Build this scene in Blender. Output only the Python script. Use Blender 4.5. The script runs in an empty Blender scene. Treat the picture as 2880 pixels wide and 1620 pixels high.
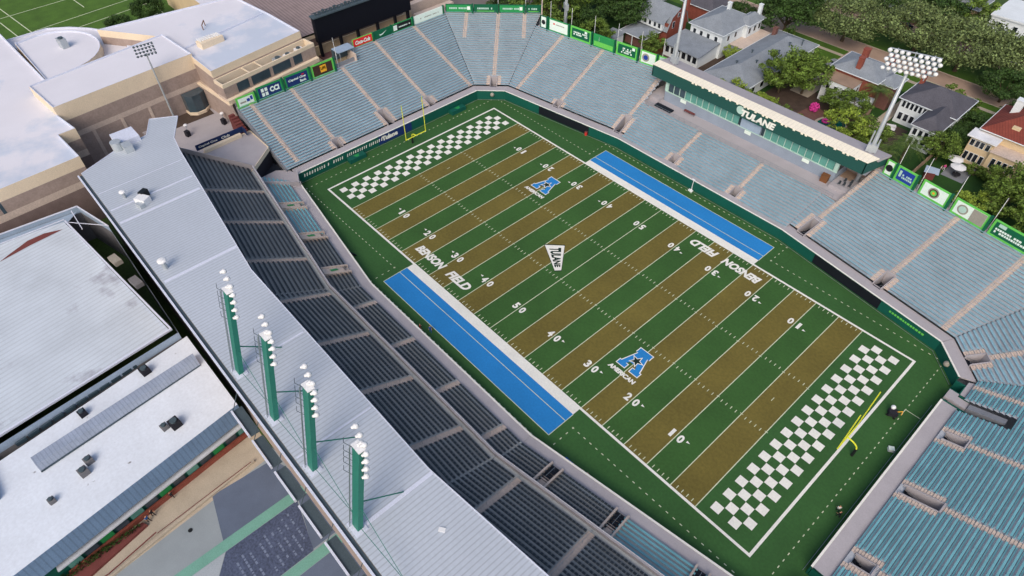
import bpy, math, random
from math import sin, cos, pi, radians, sqrt, atan2
from mathutils import Vector, Matrix, noise
random.seed(7)
SC = bpy.context.scene
COL = SC.collection
# ------------------------------------------------------------------ camera, world, sun, exposure
cam_d = bpy.data.cameras.new('camera'); cam = bpy.data.objects.new('camera', cam_d); COL.objects.link(cam)
cam_d.sensor_width = 36.0; cam_d.lens = 23.053; cam_d.clip_start = 1.0; cam_d.clip_end = 3000.0
rt = Vector((0.670880, 0.741506, -0.009470)); dn = Vector((0.535910, -0.493614, -0.684942)); fw = Vector((-0.512563, 0.454439, -0.728536))
M = Matrix(((rt[0], -dn[0], -fw[0], 59.697), (rt[1], -dn[1], -fw[1], -71.815), (rt[2], -dn[2], -fw[2], 91.550), (0, 0, 0, 1)))
cam.matrix_world = M
SC.camera = cam
SUN_EL, SUN_AZ = radians(42), radians(-60)     # direction towards the sun, azimuth measured from +X
wd = bpy.data.worlds.new('World'); SC.world = wd; wd.use_nodes = True
wn = wd.node_tree.nodes; bg = wn['Background']
sky = wn.new('ShaderNodeTexSky'); sky.sky_type = 'NISHITA'; sky.sun_disc = False
sky.sun_elevation = SUN_EL; sky.sun_rotation = pi/2 - SUN_AZ
sky.air_density = 1.0; sky.dust_density = 4.0; sky.ozone_density = 1.0
wd.node_tree.links.new(sky.outputs[0], bg.inputs[0]); bg.inputs[1].default_value = 0.15
sd = bpy.data.lights.new('sun', 'SUN'); so = bpy.data.objects.new('sun', sd); COL.objects.link(so)
sd.energy = 1.15; sd.angle = radians(35); sd.color = (1.0, 0.87, 0.74)
so.rotation_euler = Vector((cos(SUN_EL)*cos(SUN_AZ), cos(SUN_EL)*sin(SUN_AZ), sin(SUN_EL))).to_track_quat('Z', 'Y').to_euler()
so.location = (0, 0, 200)
SC.view_settings.view_transform = 'Standard'; SC.view_settings.look = 'None'
SC.view_settings.exposure = 0.12; SC.view_settings.gamma = 1.0
SC.cycles.max_bounces = 5; SC.cycles.diffuse_bounces = 3; SC.cycles.glossy_bounces = 2
SC.cycles.transmission_bounces = 2; SC.cycles.transparent_max_bounces = 4
# ------------------------------------------------------------------ materials
def lin(c):
    return tuple((v/12.92 if v <= .04045 else ((v+.055)/1.055)**2.4) for v in c)
def S(r, g, b, k=1.0):
    return tuple(min(.9, v*k) for v in lin((r/255, g/255, b/255)))
MT = {}
def mat(name, col, rough=.8, var=.12, scale=.35, var2=.10, scale2=6.0, metal=0.0, spec=.3, stripes=None, island=0.0, bump=0.0, stain=None, emit=0):
    """procedural material: two noise layers darken / lighten the colour; stripes=(axis angle, pitch, duty, dark factor)"""
    m = bpy.data.materials.new(name); m.use_nodes = True
    nt = m.node_tree; N = nt.nodes; L = nt.links; b = N['Principled BSDF']
    b.inputs['Roughness'].default_value = rough; b.inputs['Metallic'].default_value = metal
    b.inputs['Specular IOR Level'].default_value = spec
    tc = N.new('ShaderNodeTexCoord')
    def noi(sc, det):
        n = N.new('ShaderNodeTexNoise'); n.inputs['Scale'].default_value = sc; n.inputs['Detail'].default_value = det
        n.inputs['Roughness'].default_value = .6
        L.new(tc.outputs['Object'], n.inputs['Vector']); return n.outputs['Fac']
    def rng(sock, a, bb, lo=.3, hi=.7):
        r = N.new('ShaderNodeMapRange'); r.inputs[1].default_value = lo; r.inputs[2].default_value = hi
        r.inputs[3].default_value = a; r.inputs[4].default_value = bb; L.new(sock, r.inputs[0]); return r.outputs[0]
    def mul(a, c):
        q = N.new('ShaderNodeMath'); q.operation = 'MULTIPLY'; L.new(a, q.inputs[0]); L.new(c, q.inputs[1]); return q.outputs[0]
    f = mul(rng(noi(scale, 5), 1-var, 1+var), rng(noi(scale2, 2), 1-var2, 1+var2))
    hgt = None
    if stripes:
        ang, pitch, duty, dark = stripes
        sp = N.new('ShaderNodeSeparateXYZ'); L.new(tc.outputs['Object'], sp.inputs[0])
        def lc(sock, k, add=None):
            q = N.new('ShaderNodeMath'); q.operation = 'MULTIPLY_ADD'; L.new(sock, q.inputs[0]); q.inputs[1].default_value = k
            if add is None: q.inputs[2].default_value = 500.0
            else: L.new(add, q.inputs[2])
            return q.outputs[0]
        if ang == 'z': w = lc(sp.outputs[2], 1/pitch)
        else: w = lc(sp.outputs[0], cos(ang)/pitch, lc(sp.outputs[1], sin(ang)/pitch))
        fr = N.new('ShaderNodeMath'); fr.operation = 'FRACT'; L.new(w, fr.inputs[0])
        hgt = rng(fr.outputs[0], dark, 1.0, duty, duty+.12)
        f = mul(f, hgt)
    if island:
        g = N.new('ShaderNodeNewGeometry'); f = mul(f, rng(g.outputs['Random Per Island'], 1-island, 1+island, 0, 1))
    hs = N.new('ShaderNodeMix'); hs.data_type = 'RGBA'; hs.blend_type = 'MULTIPLY'; hs.inputs[0].default_value = 1.0
    hs.inputs[6].default_value = (*col, 1)
    if stain:
        scol, ssc, thr = stain
        mm = N.new('ShaderNodeMix'); mm.data_type = 'RGBA'; mm.inputs[6].default_value = (*col, 1); mm.inputs[7].default_value = (*scol, 1)
        L.new(rng(noi(ssc, 7), 0, 1, thr, thr+.08), mm.inputs[0]); L.new(mm.outputs[2], hs.inputs[6])
    cb = N.new('ShaderNodeCombineColor')
    for i in range(3): L.new(f, cb.inputs[i])
    L.new(cb.outputs[0], hs.inputs[7]); L.new(hs.outputs[2], b.inputs['Base Color'])
    if bump:
        bp = N.new('ShaderNodeBump'); bp.inputs['Strength'].default_value = bump; bp.inputs['Distance'].default_value = .1
        L.new(hgt if hgt else noi(scale2, 3), bp.inputs['Height']); L.new(bp.outputs[0], b.inputs['Normal'])
    if emit:
        b.inputs['Emission Color'].default_value = (*col, 1); b.inputs['Emission Strength'].default_value = emit
    MT[name] = m
    return m
# ------------------------------------------------------------------ mesh builder
ORG = {}
def tag(o, label=None, cat=None, group=None, kind=None):
    if label: o['label'] = label
    if cat: o['category'] = cat
    if group: o['group'] = group
    if kind: o['kind'] = kind
    return o
def thing(name, label, cat, loc=(0, 0, 0), group=None):
    o = bpy.data.objects.new(name, None); COL.objects.link(o); o.empty_display_size = .5
    o.location = loc; ORG[o.name] = Vector(loc)
    return tag(o, label, cat, group)
class MB:
    def __init__(s): s.v = []; s.f = []; s.m = []; s.mi = 0
    def quad(s, *p, mi=None):
        n = len(s.v); s.v += [tuple(q) for q in p]; s.f.append(tuple(range(n, n+len(p)))); s.m.append(s.mi if mi is None else mi); return s
    def box(s, c, sz, ang=0.0, mi=None, tilt=None):
        x, y, z = sz[0]/2, sz[1]/2, sz[2]/2; ca, sa = cos(ang), sin(ang)
        P = []
        for dz in (-z, z):
            for dx, dy in ((-x, -y), (x, -y), (x, y), (-x, y)):
                P.append((c[0]+dx*ca-dy*sa, c[1]+dx*sa+dy*ca, c[2]+dz))
        n = len(s.v); s.v += P
        for q in ((3, 2, 1, 0), (4, 5, 6, 7), (0, 1, 5, 4), (1, 2, 6, 5), (2, 3, 7, 6), (3, 0, 4, 7)):
            s.f.append(tuple(n+i for i in q)); s.m.append(s.mi if mi is None else mi)
        return s
    def bb(s, x0, x1, y0, y1, z0, z1, mi=None):
        return s.box(((x0+x1)/2, (y0+y1)/2, (z0+z1)/2), (abs(x1-x0), abs(y1-y0), abs(z1-z0)), 0, mi)
    def prism(s, poly, z0, z1, mi=None, top=True, bot=False, mt=None):
        n = len(s.v); k = len(poly); s.v += [(p[0], p[1], z0) for p in poly]+[(p[0], p[1], z1) for p in poly]
        a = s.mi if mi is None else mi
        for i in range(k):
            j = (i+1) % k; s.f.append((n+i, n+j, n+k+j, n+k+i)); s.m.append(a)
        if top: s.f.append(tuple(n+k+i for i in range(k))); s.m.append(a if mt is None else mt)
        if bot: s.f.append(tuple(n+k-1-i for i in range(k))); s.m.append(a)
        return s
    def hexa(s, b4, t4, mi=None):
        n = len(s.v); s.v += [tuple(p) for p in b4]+[tuple(p) for p in t4]
        for q in ((3, 2, 1, 0), (4, 5, 6, 7), (0, 1, 5, 4), (1, 2, 6, 5), (2, 3, 7, 6), (3, 0, 4, 7)):
            s.f.append(tuple(n+i for i in q)); s.m.append(s.mi if mi is None else mi)
        return s
    def tube(s, p0, p1, r0, r1=None, n=8, mi=None, cap=True):
        r1 = r0 if r1 is None else r1; p0 = Vector(p0); p1 = Vector(p1); d = (p1-p0).normalized()
        u = d.orthogonal().normalized(); w = d.cross(u); b = len(s.v)
        for p, r in ((p0, r0), (p1, r1)):
            for i in range(n):
                a = 2*pi*i/n; s.v.append(tuple(p+u*(r*cos(a))+w*(r*sin(a))))
        a = s.mi if mi is None else mi
        for i in range(n):
            j = (i+1) % n; s.f.append((b+i, b+j, b+n+j, b+n+i)); s.m.append(a)
        if cap:
            s.f.append(tuple(b+n+i for i in range(n))); s.m.append(a); s.f.append(tuple(b+n-1-i for i in range(n))); s.m.append(a)
        return s
    def path(s, pts, r, n=6, mi=None):
        for a, b in zip(pts, pts[1:]): s.tube(a, b, r, r, n, mi)
        return s
    def ball(s, c, r, nu=10, nv=7, sc=(1, 1, 1), mi=None):
        b = len(s.v); a = s.mi if mi is None else mi
        for j in range(nv+1):
            t = pi*j/nv
            for i in range(nu):
                p = 2*pi*i/nu; s.v.append((c[0]+r*sc[0]*sin(t)*cos(p), c[1]+r*sc[1]*sin(t)*sin(p), c[2]+r*sc[2]*cos(t)))
        for j in range(nv):
            for i in range(nu):
                k = (i+1) % nu; s.f.append((b+j*nu+i, b+(j+1)*nu+i, b+(j+1)*nu+k, b+j*nu+k)); s.m.append(a)
        return s
    def build(s, name, mats, parent=None, smooth=False, label=None, cat=None, group=None, kind=None):
        if not isinstance(mats, (list, tuple)): mats = [mats]
        o0 = ORG.get(parent.name, Vector()) if parent else Vector()
        me = bpy.data.meshes.new(name)
        me.from_pydata([(a-o0[0], b-o0[1], c-o0[2]) for a, b, c in s.v], [], s.f)
        for mm in mats: me.materials.append(MT[mm] if isinstance(mm, str) else mm)
        me.polygons.foreach_set('material_index', s.m)
        if smooth: me.polygons.foreach_set('use_smooth', [True]*len(s.f))
        me.update()
        o = bpy.data.objects.new(name, me); COL.objects.link(o)
        if parent: o.parent = parent; ORG[o.name] = o0
        return tag(o, label, cat, group, kind)
def kids(o): return [c for c in list(bpy.data.objects) if c.parent == o]
def copy_tree(o, loc=None, rz=None, sc=None, label=None, group=None):
    def rec(a, par, top):
        c = a.copy(); COL.objects.link(c); c.parent = par
        for ch in a.children: rec(ch, c, False)
        return c
    c = rec(o, None, True)
    if loc is not None: c.location = loc
    if rz is not None: c.rotation_euler = (0, 0, rz)
    if sc is not None: c.scale = sc if isinstance(sc, tuple) else (sc, sc, sc)
    if label: c['label'] = label
    if group: c['group'] = group
    return c
_TX = {}
def glyphs(txt, bold=.02, shear=0.0):
    key = (txt, bold, shear)
    if key not in _TX:
        cu = bpy.data.curves.new('t', 'FONT'); cu.body = txt; cu.size = 1; cu.offset = bold; cu.shear = shear; cu.resolution_u = 3
        ob = bpy.data.objects.new('t', cu); COL.objects.link(ob); bpy.context.view_layer.update()
        me = bpy.data.meshes.new_from_object(ob.evaluated_get(bpy.context.evaluated_depsgraph_get()))
        V = [(v.co[0], v.co[1]) for v in me.vertices]; Fc = [tuple(p.vertices) for p in me.polygons]
        bpy.data.objects.remove(ob); bpy.data.curves.remove(cu); bpy.data.meshes.remove(me)
        x0 = min(v[0] for v in V); x1 = max(v[0] for v in V); y0 = min(v[1] for v in V); y1 = max(v[1] for v in V)
        _TX[key] = ([((x-x0)/(x1-x0), (y-y0)/(y1-y0)) for x, y in V], Fc)
    return _TX[key]
def text(mb, txt, o, ux, uy, w, h, bold=.02, shear=0.0, mi=0, fn=None):
    """letters laid in the frame o + a*w*ux + b*h*uy"""
    V, Fc = glyphs(txt, bold, shear); o = Vector(o); ux = Vector(ux); uy = Vector(uy); n = len(mb.v)
    for a, b in V:
        if fn: a, b = fn(a, b)
        mb.v.append(tuple(o+ux*(a*w)+uy*(b*h)))
    for f in Fc: mb.f.append(tuple(n+i for i in f)); mb.m.append(mi)
# ------------------------------------------------------------------ palette
mat('grass_ground', S(62, 84, 38), var=.35, scale=.08, var2=.2, scale2=1.5)
mat('lawn', S(72, 104, 34), var=.2, scale=.25, var2=.15, scale2=3)
mat('lawn_dark', S(40, 74, 28), var=.2, scale=.2, var2=.15, scale2=3)
mat('soil_and_shade', S(74, 62, 54), var=.3, scale=.4, var2=.2)  # bare yard soil, also the colour of the painted terrace shade
mat('turf_rim', S(52, 92, 46), var=.13, scale=.09, var2=.10, scale2=2.2)
mat('turf_green', S(54, 92, 42), var=.15, scale=.10, var2=.10, scale2=2.2)
mat('turf_brown', S(106, 96, 44), var=.15, scale=.10, var2=.13, scale2=2.0)
mat('paint_white', S(228, 228, 220), var=.06, var2=.06, scale2=3)
mat('paint_line', S(200, 208, 178), var=.08, var2=.10, scale2=2)
mat('paint_blue', S(38, 128, 196), var=.07, scale=.15, var2=.06, scale2=3)
mat('paint_dark', S(20, 42, 32), var=.1)
mat('asphalt', S(120, 112, 108), var=.15, scale=.15, var2=.08, scale2=3)
mat('road_pink', S(168, 146, 132), var=.14, scale=.15, var2=.10)
mat('sidewalk', S(176, 166, 150), var=.10)
mat('pave_dark', S(112, 112, 116), var=.2, scale=.1)
mat('concrete', S(168, 164, 168), var=.08, scale=.2, var2=.06)
mat('concrete_warm', S(196, 180, 168), var=.08, scale=.5, var2=.12, scale2=4)
mat('concrete_grey', S(130, 134, 142), var=.10, scale=.3)
mat('tread', S(168, 174, 182), var=.08, scale=.3, var2=.08, scale2=3)
mat('tread_dark', S(168, 174, 176), var=.1, scale=.3, var2=.1)
mat('bench_blue', S(142, 182, 196), rough=.45, var=.14, scale=.25, var2=.12, scale2=1.6, metal=.2)
mat('bench_teal', S(112, 170, 180), rough=.45, var=.14, scale=.3, var2=.10, metal=.1)
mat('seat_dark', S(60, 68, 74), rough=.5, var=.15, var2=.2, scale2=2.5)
mat('wall_green', S(14, 84, 72), rough=.6, var=.08, scale=.2)
mat('wall_black', S(20, 24, 34), rough=.6, var=.15)
mat('rail', S(150, 158, 164), rough=.4, metal=.5)
mat('rail_dark', S(70, 84, 92), rough=.5)
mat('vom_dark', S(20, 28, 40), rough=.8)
mat('sign_green', S(40, 140, 78), rough=.5)
mat('sign_lime', S(104, 196, 86), rough=.5)
mat('sign_dkgreen', S(14, 92, 62), rough=.5)
mat('sign_white', S(222, 236, 228), rough=.5, var=.03)
mat('sign_navy', S(26, 48, 104), rough=.5)
mat('sign_blue', S(34, 62, 150), rough=.5)
mat('sign_brown', S(66, 42, 34), rough=.5)
mat('sign_gold', S(236, 170, 44), rough=.5)
mat('sign_red', S(214, 40, 48), rough=.5)
mat('sign_black', S(26, 30, 32), rough=.5)
mat('sign_grey', S(150, 146, 136), rough=.5)
mat('roof_metal', S(190, 198, 208), rough=.5, var=.05, scale=.06, var2=.04, scale2=2, stripes=(0.0, .62, .18, .80), metal=.15)
mat('roof_strip', S(206, 212, 228), rough=.5, var=.04)
mat('roof_white', S(216, 216, 224), rough=.75, var=.05, scale=.06, var2=.03, stain=(S(188, 198, 214), .035, .55))
mat('roof_aged', S(214, 222, 232), rough=.8, var=.06, scale=.15, var2=.05, scale2=2, stain=(S(96, 92, 96), .55, .68))
mat('roof_ribbed', S(196, 206, 216), rough=.6, var=.10, scale=.12, var2=.05, stripes=(radians(8), .95, .25, .88), stain=(S(160, 164, 176), .09, .60))
mat('roof_ribbed_brown', S(150, 134, 132), rough=.7, stripes=(pi/2, .9, .35, .72))
mat('blue_panel', S(98, 122, 150), rough=.5, stripes=(radians(96), .7, .2, .82))
mat('grey_panel', S(150, 162, 182), rough=.5, stripes=(radians(96), .55, .2, .84))
mat('grey_fascia', S(150, 168, 188), rough=.6, var=.08)
mat('cream', S(222, 206, 182), rough=.8, var=.05, scale=.2)
mat('taupe', S(158, 142, 134), rough=.85, var=.12, scale=.5, var2=.10, scale2=2.5)
mat('taupe_dark', S(124, 108, 104), rough=.85, var=.15, scale=.5)
mat('glass_dark', S(60, 76, 86), rough=.12, spec=.6, var=.2, scale=.3)
mat('glass_green', S(92, 150, 140), rough=.25, spec=.5, var=.12)
mat('frame_pale', S(176, 206, 196), rough=.5)
mat('fascia_green', S(34, 80, 74), rough=.55, var=.05, scale=.1)
mat('press_wall', S(140, 152, 168), rough=.8, var=.08)
mat('roof_cream', S(250, 236, 216), rough=.6, var=.04, stripes=(0.0, .9, .1, .9))
mat('mast_green', S(38, 116, 102), rough=.5, var=.06)
mat('galv', S(176, 184, 190), rough=.45, metal=.3)
mat('lamp_white', S(226, 228, 230), rough=.35)
mat('goal_yellow', S(220, 224, 60), rough=.4)
mat('black_pad', S(24, 30, 30), rough=.7)
mat('screen_black', S(24, 26, 34), rough=.35, var=.05)
mat('brick', S(134, 74, 62), rough=.9, var=.15, scale=1, var2=.15, scale2=5)
mat('brick_dark', S(112, 80, 74), rough=.9, var=.15, scale=1, var2=.15)
mat('stucco_white', S(216, 224, 228), rough=.8, var=.05)
mat('stucco_tan', S(206, 186, 152), rough=.85, var=.06)
mat('shingle_grey', S(132, 140, 148), rough=.9, var=.12, scale=.4, var2=.15, scale2=4)
mat('shingle_dark', S(84, 84, 92), rough=.9, var=.14, scale=.4, var2=.15, scale2=4)
mat('tile_red', S(124, 62, 52), rough=.85, var=.15, scale=.5, var2=.15, stripes=(.6, .5, .3, .8))
mat('wood', S(112, 74, 46), rough=.8)
mat('wood_pale', S(150, 128, 110), rough=.85, var=.15)
mat('navy_cloth', S(24, 44, 86), rough=.8)
mat('bark', S(84, 72, 58), rough=.95, var=.2, var2=.2)
mat('leaf_dark', S(56, 82, 36), rough=.7, var=.3, scale=.35, var2=.1, island=.55)
mat('leaf_mid', S(92, 116, 46), rough=.7, var=.3, scale=.35, var2=.1, island=.55)
mat('leaf_light', S(128, 150, 56), rough=.7, var=.28, scale=.4, var2=.1, island=.5)
mat('leaf_oak', S(100, 116, 70), rough=.7, var=.3, scale=.3, var2=.1, island=.6)
mat('leaf_palm', S(84, 104, 46), rough=.6, var=.2, scale=.8, island=.5)
mat('car_black', S(34, 38, 46), rough=.2, spec=.6, var=.02, var2=.02)
mat('car_white', S(222, 224, 226), rough=.2, spec=.6, var=.02, var2=.02)
mat('car_red', S(128, 44, 44), rough=.2, spec=.6, var=.02, var2=.02)
mat('car_silver', S(160, 166, 172), rough=.25, spec=.6, metal=.3, var=.02, var2=.02)
mat('car_blue', S(44, 64, 92), rough=.2, spec=.6, var=.02, var2=.02)
mat('car_glass', S(30, 36, 44), rough=.08, spec=.7)
mat('tyre', S(26, 26, 28), rough=.9)
mat('plaza', S(140, 150, 156), rough=.8, var=.12, scale=.12, var2=.04)
mat('plaza_light', S(158, 168, 176), rough=.8, var=.08, scale=.15)
mat('plaza_slate', S(92, 104, 124), rough=.7, var=.14, scale=.15, var2=.06)
mat('plaza_slate_dark', S(74, 84, 108), rough=.7, var=.2, scale=.2, var2=.35, scale2=3)
mat('plaza_green', S(110, 160, 146), rough=.7, var=.08)
mat('letter_slate', S(112, 124, 148), rough=.7)
mat('water', S(20, 92, 84), rough=.1, spec=.6)
mat('pink', S(206, 62, 150), rough=.6)
mat('skin', S(190, 140, 112), rough=.7)
mat('cloth_red', S(190, 50, 44), rough=.85)
mat('cloth_blue', S(30, 90, 160), rough=.85)
mat('cloth_dark', S(36, 36, 44), rough=.85)
mat('cloth_orange', S(214, 110, 60), rough=.85)
mat('cloth_white', S(220, 220, 222), rough=.85)
mat('dirt_red', S(112, 62, 60), rough=.9, var=.15)
mat('awning', S(190, 196, 204), rough=.7)
# ================================================================== setting: ground and field
Y = .9144
def sheet(name, poly, z, m, kind='structure', label=None, cat=None):
    mb = MB(); mb.quad(*[(p[0], p[1], z) for p in poly]); return mb.build(name, m, kind=kind, label=label, cat=cat)
def rect(x0, x1, y0, y1): return [(x0, y0), (x1, y0), (x1, y1), (x0, y1)]
sheet('ground', rect(-700, 500, -500, 700), -.02, 'grass_ground')
sheet('stadium_apron', [(-100, -60), (100, -60), (100, 60.5), (-80, 60.5), (-100, 50)], -.008, 'concrete_grey')
# field turf
IN = [(-61.6, -33.5), (-61.6, 24.5), (-56.4, 29.7), (-22, 35), (22, 35), (56.4, 29.7), (61.6, 24.5), (64, 24), (64, -36), (56.4, -31), (22, -35), (-22, -35), (-56, -30)]
sheet('field', IN, .004, 'turf_rim')
m1 = MB(); m2 = MB()
for i in range(20):
    x0 = (-50+5*i)*Y; yds = 5*i if i < 10 else 95-5*i
    (m1 if (yds//5) % 2 == 0 else m2).quad((x0, -24.384, .010), (x0+5*Y, -24.384, .010), (x0+5*Y, 24.384, .010), (x0, 24.384, .010))
m1.build('field_brown_band', 'turf_brown', kind='structure'); m2.build('field_green_band', 'turf_green', kind='structure')
W_ = MB(); Ln = MB(); B_ = MB(); D_ = MB()
def fr(mb, x0, x1, y0, y1, z=.018): mb.quad((x0, y0, z), (x1, y0, z), (x1, y1, z), (x0, y1, z))
bx, by, bw = 54.864, 24.384, .42
for s in (-1, 1):
    fr(W_, min(s*bx, s*(bx+bw)), max(s*bx, s*(bx+bw)), -by-bw, by+bw)
    fr(W_, -bx, -22.86, min(s*by, s*(by+bw)), max(s*by, s*(by+bw))); fr(W_, 22.86, bx, min(s*by, s*(by+bw)), max(s*by, s*(by+bw)))
    fr(W_, -22.86, 22.86, min(s*by, s*26.3), max(s*by, s*26.3))
    fr(B_, -22.86, 22.86, min(s*26.3, s*31.8), max(s*26.3, s*31.8))
    for ya in (28.0, 31.8): fr(Ln, -22.86, 22.86, min(s*ya, s*(ya+.12)), max(s*ya, s*(ya+.12)), .026)
    for xa in (-22.95, 22.83): fr(Ln, xa, xa+.12, min(s*26.3, s*31.9), max(s*26.3, s*31.9), .026)
for i in range(21):
    x = (-50+5*i)*Y; fr(Ln, x-.07, x+.07, -by, by)
for i in range(101):
    x = (-50+i)*Y
    if i % 5:
        for s in (-1, 1):
            fr(Ln, x-.06, x+.06, min(s*23.55, s*24.15), max(s*23.55, s*24.15))
            fr(Ln, x-.06, x+.06, min(s*6.1, s*6.7), max(s*6.1, s*6.7))
    else:
        for s in (-1, 1): fr(Ln, x-.28, x+.28, s*6.1-.05, s*6.1+.05, .022)
for s in (-1, 1):      # try marks
    fr(Ln, s*47*Y*1.0-s*.0-.05, s*47*Y+.05, -.45, .45)
def dashes(p, q, step=1.25, ln=.42, w=.13):
    d = Vector(q)-Vector(p); n = int(d.length/step); a = atan2(d.y, d.x)
    for i in range(n+1):
        c = Vector(p)+d*(i/max(1, n)); Ln.box((c.x, c.y, .012), (ln, w, .012), a)
for s in (-1, 1):
    dashes((-58.6, s*28.1), (-24.6, s*28.1)); dashes((24.6, s*28.1), (58.6, s*28.1)); dashes((-24.6, s*33.7), (24.6, s*33.7))
    for x in (-24.6, 24.6): dashes((x, s*28.1), (x, s*33.7))
    dashes((s*58.6, -28.1), (s*58.6, 28.1))
# end zone chequers
for x0 in (47.2, -53.35):
    for i in range(4):
        for j in range(30):
            if (i+j) % 2 == 0: fr(W_, x0+1.53*i+.03, x0+1.53*(i+1)-.03, -22.95+1.53*j+.03, -22.95+1.53*(j+1)-.03)
# numerals
for k in range(1, 10):
    x = (-50+10*k)*Y; n = str(10*k if k <= 5 else 100-10*k)
    for s in (-1, 1):
        for j, ch in enumerate(n):
            w = .55 if ch == '1' else .95
            cx = x + s*(.82)*(1 if j == 0 else -1)
            text(W_, ch, (cx+s*w/2, s*17.1+s*.82, .028), (-s, 0, 0), (0, -s, 0), w, 1.64, bold=.045)
        if k != 5:
            ax = x+(-1 if k < 5 else 1)*1.75; dx = -.62 if k < 5 else .62; yy = s*16.75
            W_.quad((ax, yy-.22, .028), (ax, yy+.22, .028), (ax+dx, yy, .028))
text(W_, 'BENSON', (-26.2, -22.0, .03), (1, 0, 0), (0, 1, 0), 8.4, 2.0, bold=.05, shear=.25)
text(W_, 'FIELD', (-16.3, -22.0, .03), (1, 0, 0), (0, 1, 0), 6.2, 2.0, bold=.05, shear=.25)
text(W_, 'BENSON', (26.4, 22.3, .03), (-1, 0, 0), (0, -1, 0), 8.4, 2.0, bold=.05, shear=.25)
text(W_, 'FIELD', (16.5, 22.3, .03), (-1, 0, 0), (0, -1, 0), 6.2, 2.0, bold=.05, shear=.25)
# conference letter A with a star cut, twice
for cx, cy in ((22.8, -10.5), (-23.0, 12.4)):
    def A(mb, g, z):
        o = [(-2.25-g, -2.6-g), (-.55+g, -2.6-g), (-.55+g, -1.7+g), (-1.0, -1.7+g), (-.72, -.95), (.72, -.95), (1.0, -1.7+g), (.55-g, -1.7+g), (.55-g, -2.6-g), (2.25+g, -2.6-g), (2.25+g, -1.7+g), (1.95+g, -1.7+g), (1.0+g, 1.6), (1.35+g, 1.6), (1.35+g, 2.75+g), (-1.35-g, 2.75+g), (-1.35-g, 1.6), (-1.0-g, 1.6), (-1.95-g, -1.7+g), (-2.25-g, -1.7+g)]
        P = [(cx+a, cy+b) for a, b in o]
        # split in convex pieces: left leg, right leg, bar, top
        for ids in ((0, 1, 2, 3, 18, 19), (6, 7, 8, 9, 10, 11), (3, 4, 17, 18), (5, 6, 11, 12), (4, 5, 12, 17), (17, 12, 13, 14, 15, 16)):
            mb.quad(*[(P[i][0], P[i][1], z) for i in ids])
    A(W_, .16, .030); A(B_, 0, .036)
    for R, mbx, z in ((1.45, W_, .042), (1.05, D_, .048)):
        pts = [(cx+(R if i % 2 == 0 else R*.42)*sin(pi*i/5+.2), cy-.05+(R if i % 2 == 0 else R*.42)*cos(pi*i/5+.2), z) for i in range(10)]
        mbx.quad(*pts)
    text(W_, 'AMERICAN', (cx-2.9, cy-4.35, .03), (1, 0, 0), (0, 1, 0), 5.7, .95, bold=.06, shear=.1)
# white pennant with lettering at midfield
pa, pb, pc, pd = Vector((-9.1, -1.7)), Vector((-6.2, 1.1)), Vector((-1.7, -4.4)), Vector((-2.5, -5.4))
def pen(g, z, mb):
    c = (pa+pb+pc+pd)/4; q = [c+(p-c)*(1+g) for p in (pa, pb, pc, pd)]; mb.quad(*[(p.x, p.y, z) for p in q])
pen(.07, .030, D_); pen(0, .036, W_)
def pf(a, b):
    e0 = pa+(pd-pa)*(.10+.78*a); e1 = pb+(pc-pb)*(.10+.78*a); p = e0+(e1-e0)*(.84-.68*(1-b))
    return p
V, Fc = glyphs('TULANE', .05, 0)
n0 = len(D_.v)
for a, b in V:
    p = pf(a, b); D_.v.append((p.x, p.y, .044))
for f in Fc: D_.f.append(tuple(n0+i for i in f)); D_.m.append(0)
W_.build('field_white_paint', 'paint_white', kind='structure'); Ln.build('field_line_paint', 'paint_line', kind='structure')
B_.build('field_blue_paint', 'paint_blue', kind='structure'); D_.build('field_dark_paint', 'paint_dark', kind='structure')
# small penalty box lines near the lower right corner of the field
mb = MB(); mb.quad((58.6, 14.0, .02), (61.0, 14.0, .02), (61.0, 14.12, .02), (58.6, 14.12, .02)); mb.quad((58.5, 12.6, .02), (58.62, 12.6, .02), (58.62, 14.12, .02), (58.5, 14.12, .02)); mb.build('field_corner_line', 'paint_line', kind='structure')
# ================================================================== grandstand system
FAC = {'E1': ((-61.6, 0), (-1, 0), (0, 1)), 'C1': ((-59, 27.05), (-.7071, .7071), (.7071, .7071)), 'S1': ((-56.4, 29.6), (-.152, .988), (.988, .152)),
       'S2': ((0, 34.9), (0, 1), (1, 0)), 'S3': ((56.4, 29.6), (.152, .988), (.988, -.152)), 'C2': ((59, 27), (.7071, .7071), (.7071, -.7071)),
       'E2': ((61.6, 0), (1, 0), (0, 1)), 'N1': ((-56.4, -29.6), (-.152, -.988), (.988, -.152)), 'N2': ((0, -34.9), (0, -1), (1, 0)), 'N3': ((56.4, -29.6), (.152, -.988), (.988, .152))}
def P3(F, s, d, z):
    O, n, t = FAC[F]; return (O[0]+n[0]*d+t[0]*s, O[1]+n[1]*d+t[1]*s, z)
def FA(F): t = FAC[F][2]; return atan2(t[1], t[0])
T45, T36, T9 = .4142, .3273, .0764
SMIN = {'E1': lambda d: -29.2, 'C1': lambda d: -3.64-T45*d, 'S1': lambda d: -T36*d, 'S2': lambda d: -22-T9*d, 'S3': lambda d: -34.8-T9*d, 'C2': lambda d: -3.64-T36*d, 'E2': lambda d: -52,
        'N1': lambda d: -3.0-.45*max(0, d), 'N2': lambda d: -22-T9*d, 'N3': lambda d: -34.8-T9*d}
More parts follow.
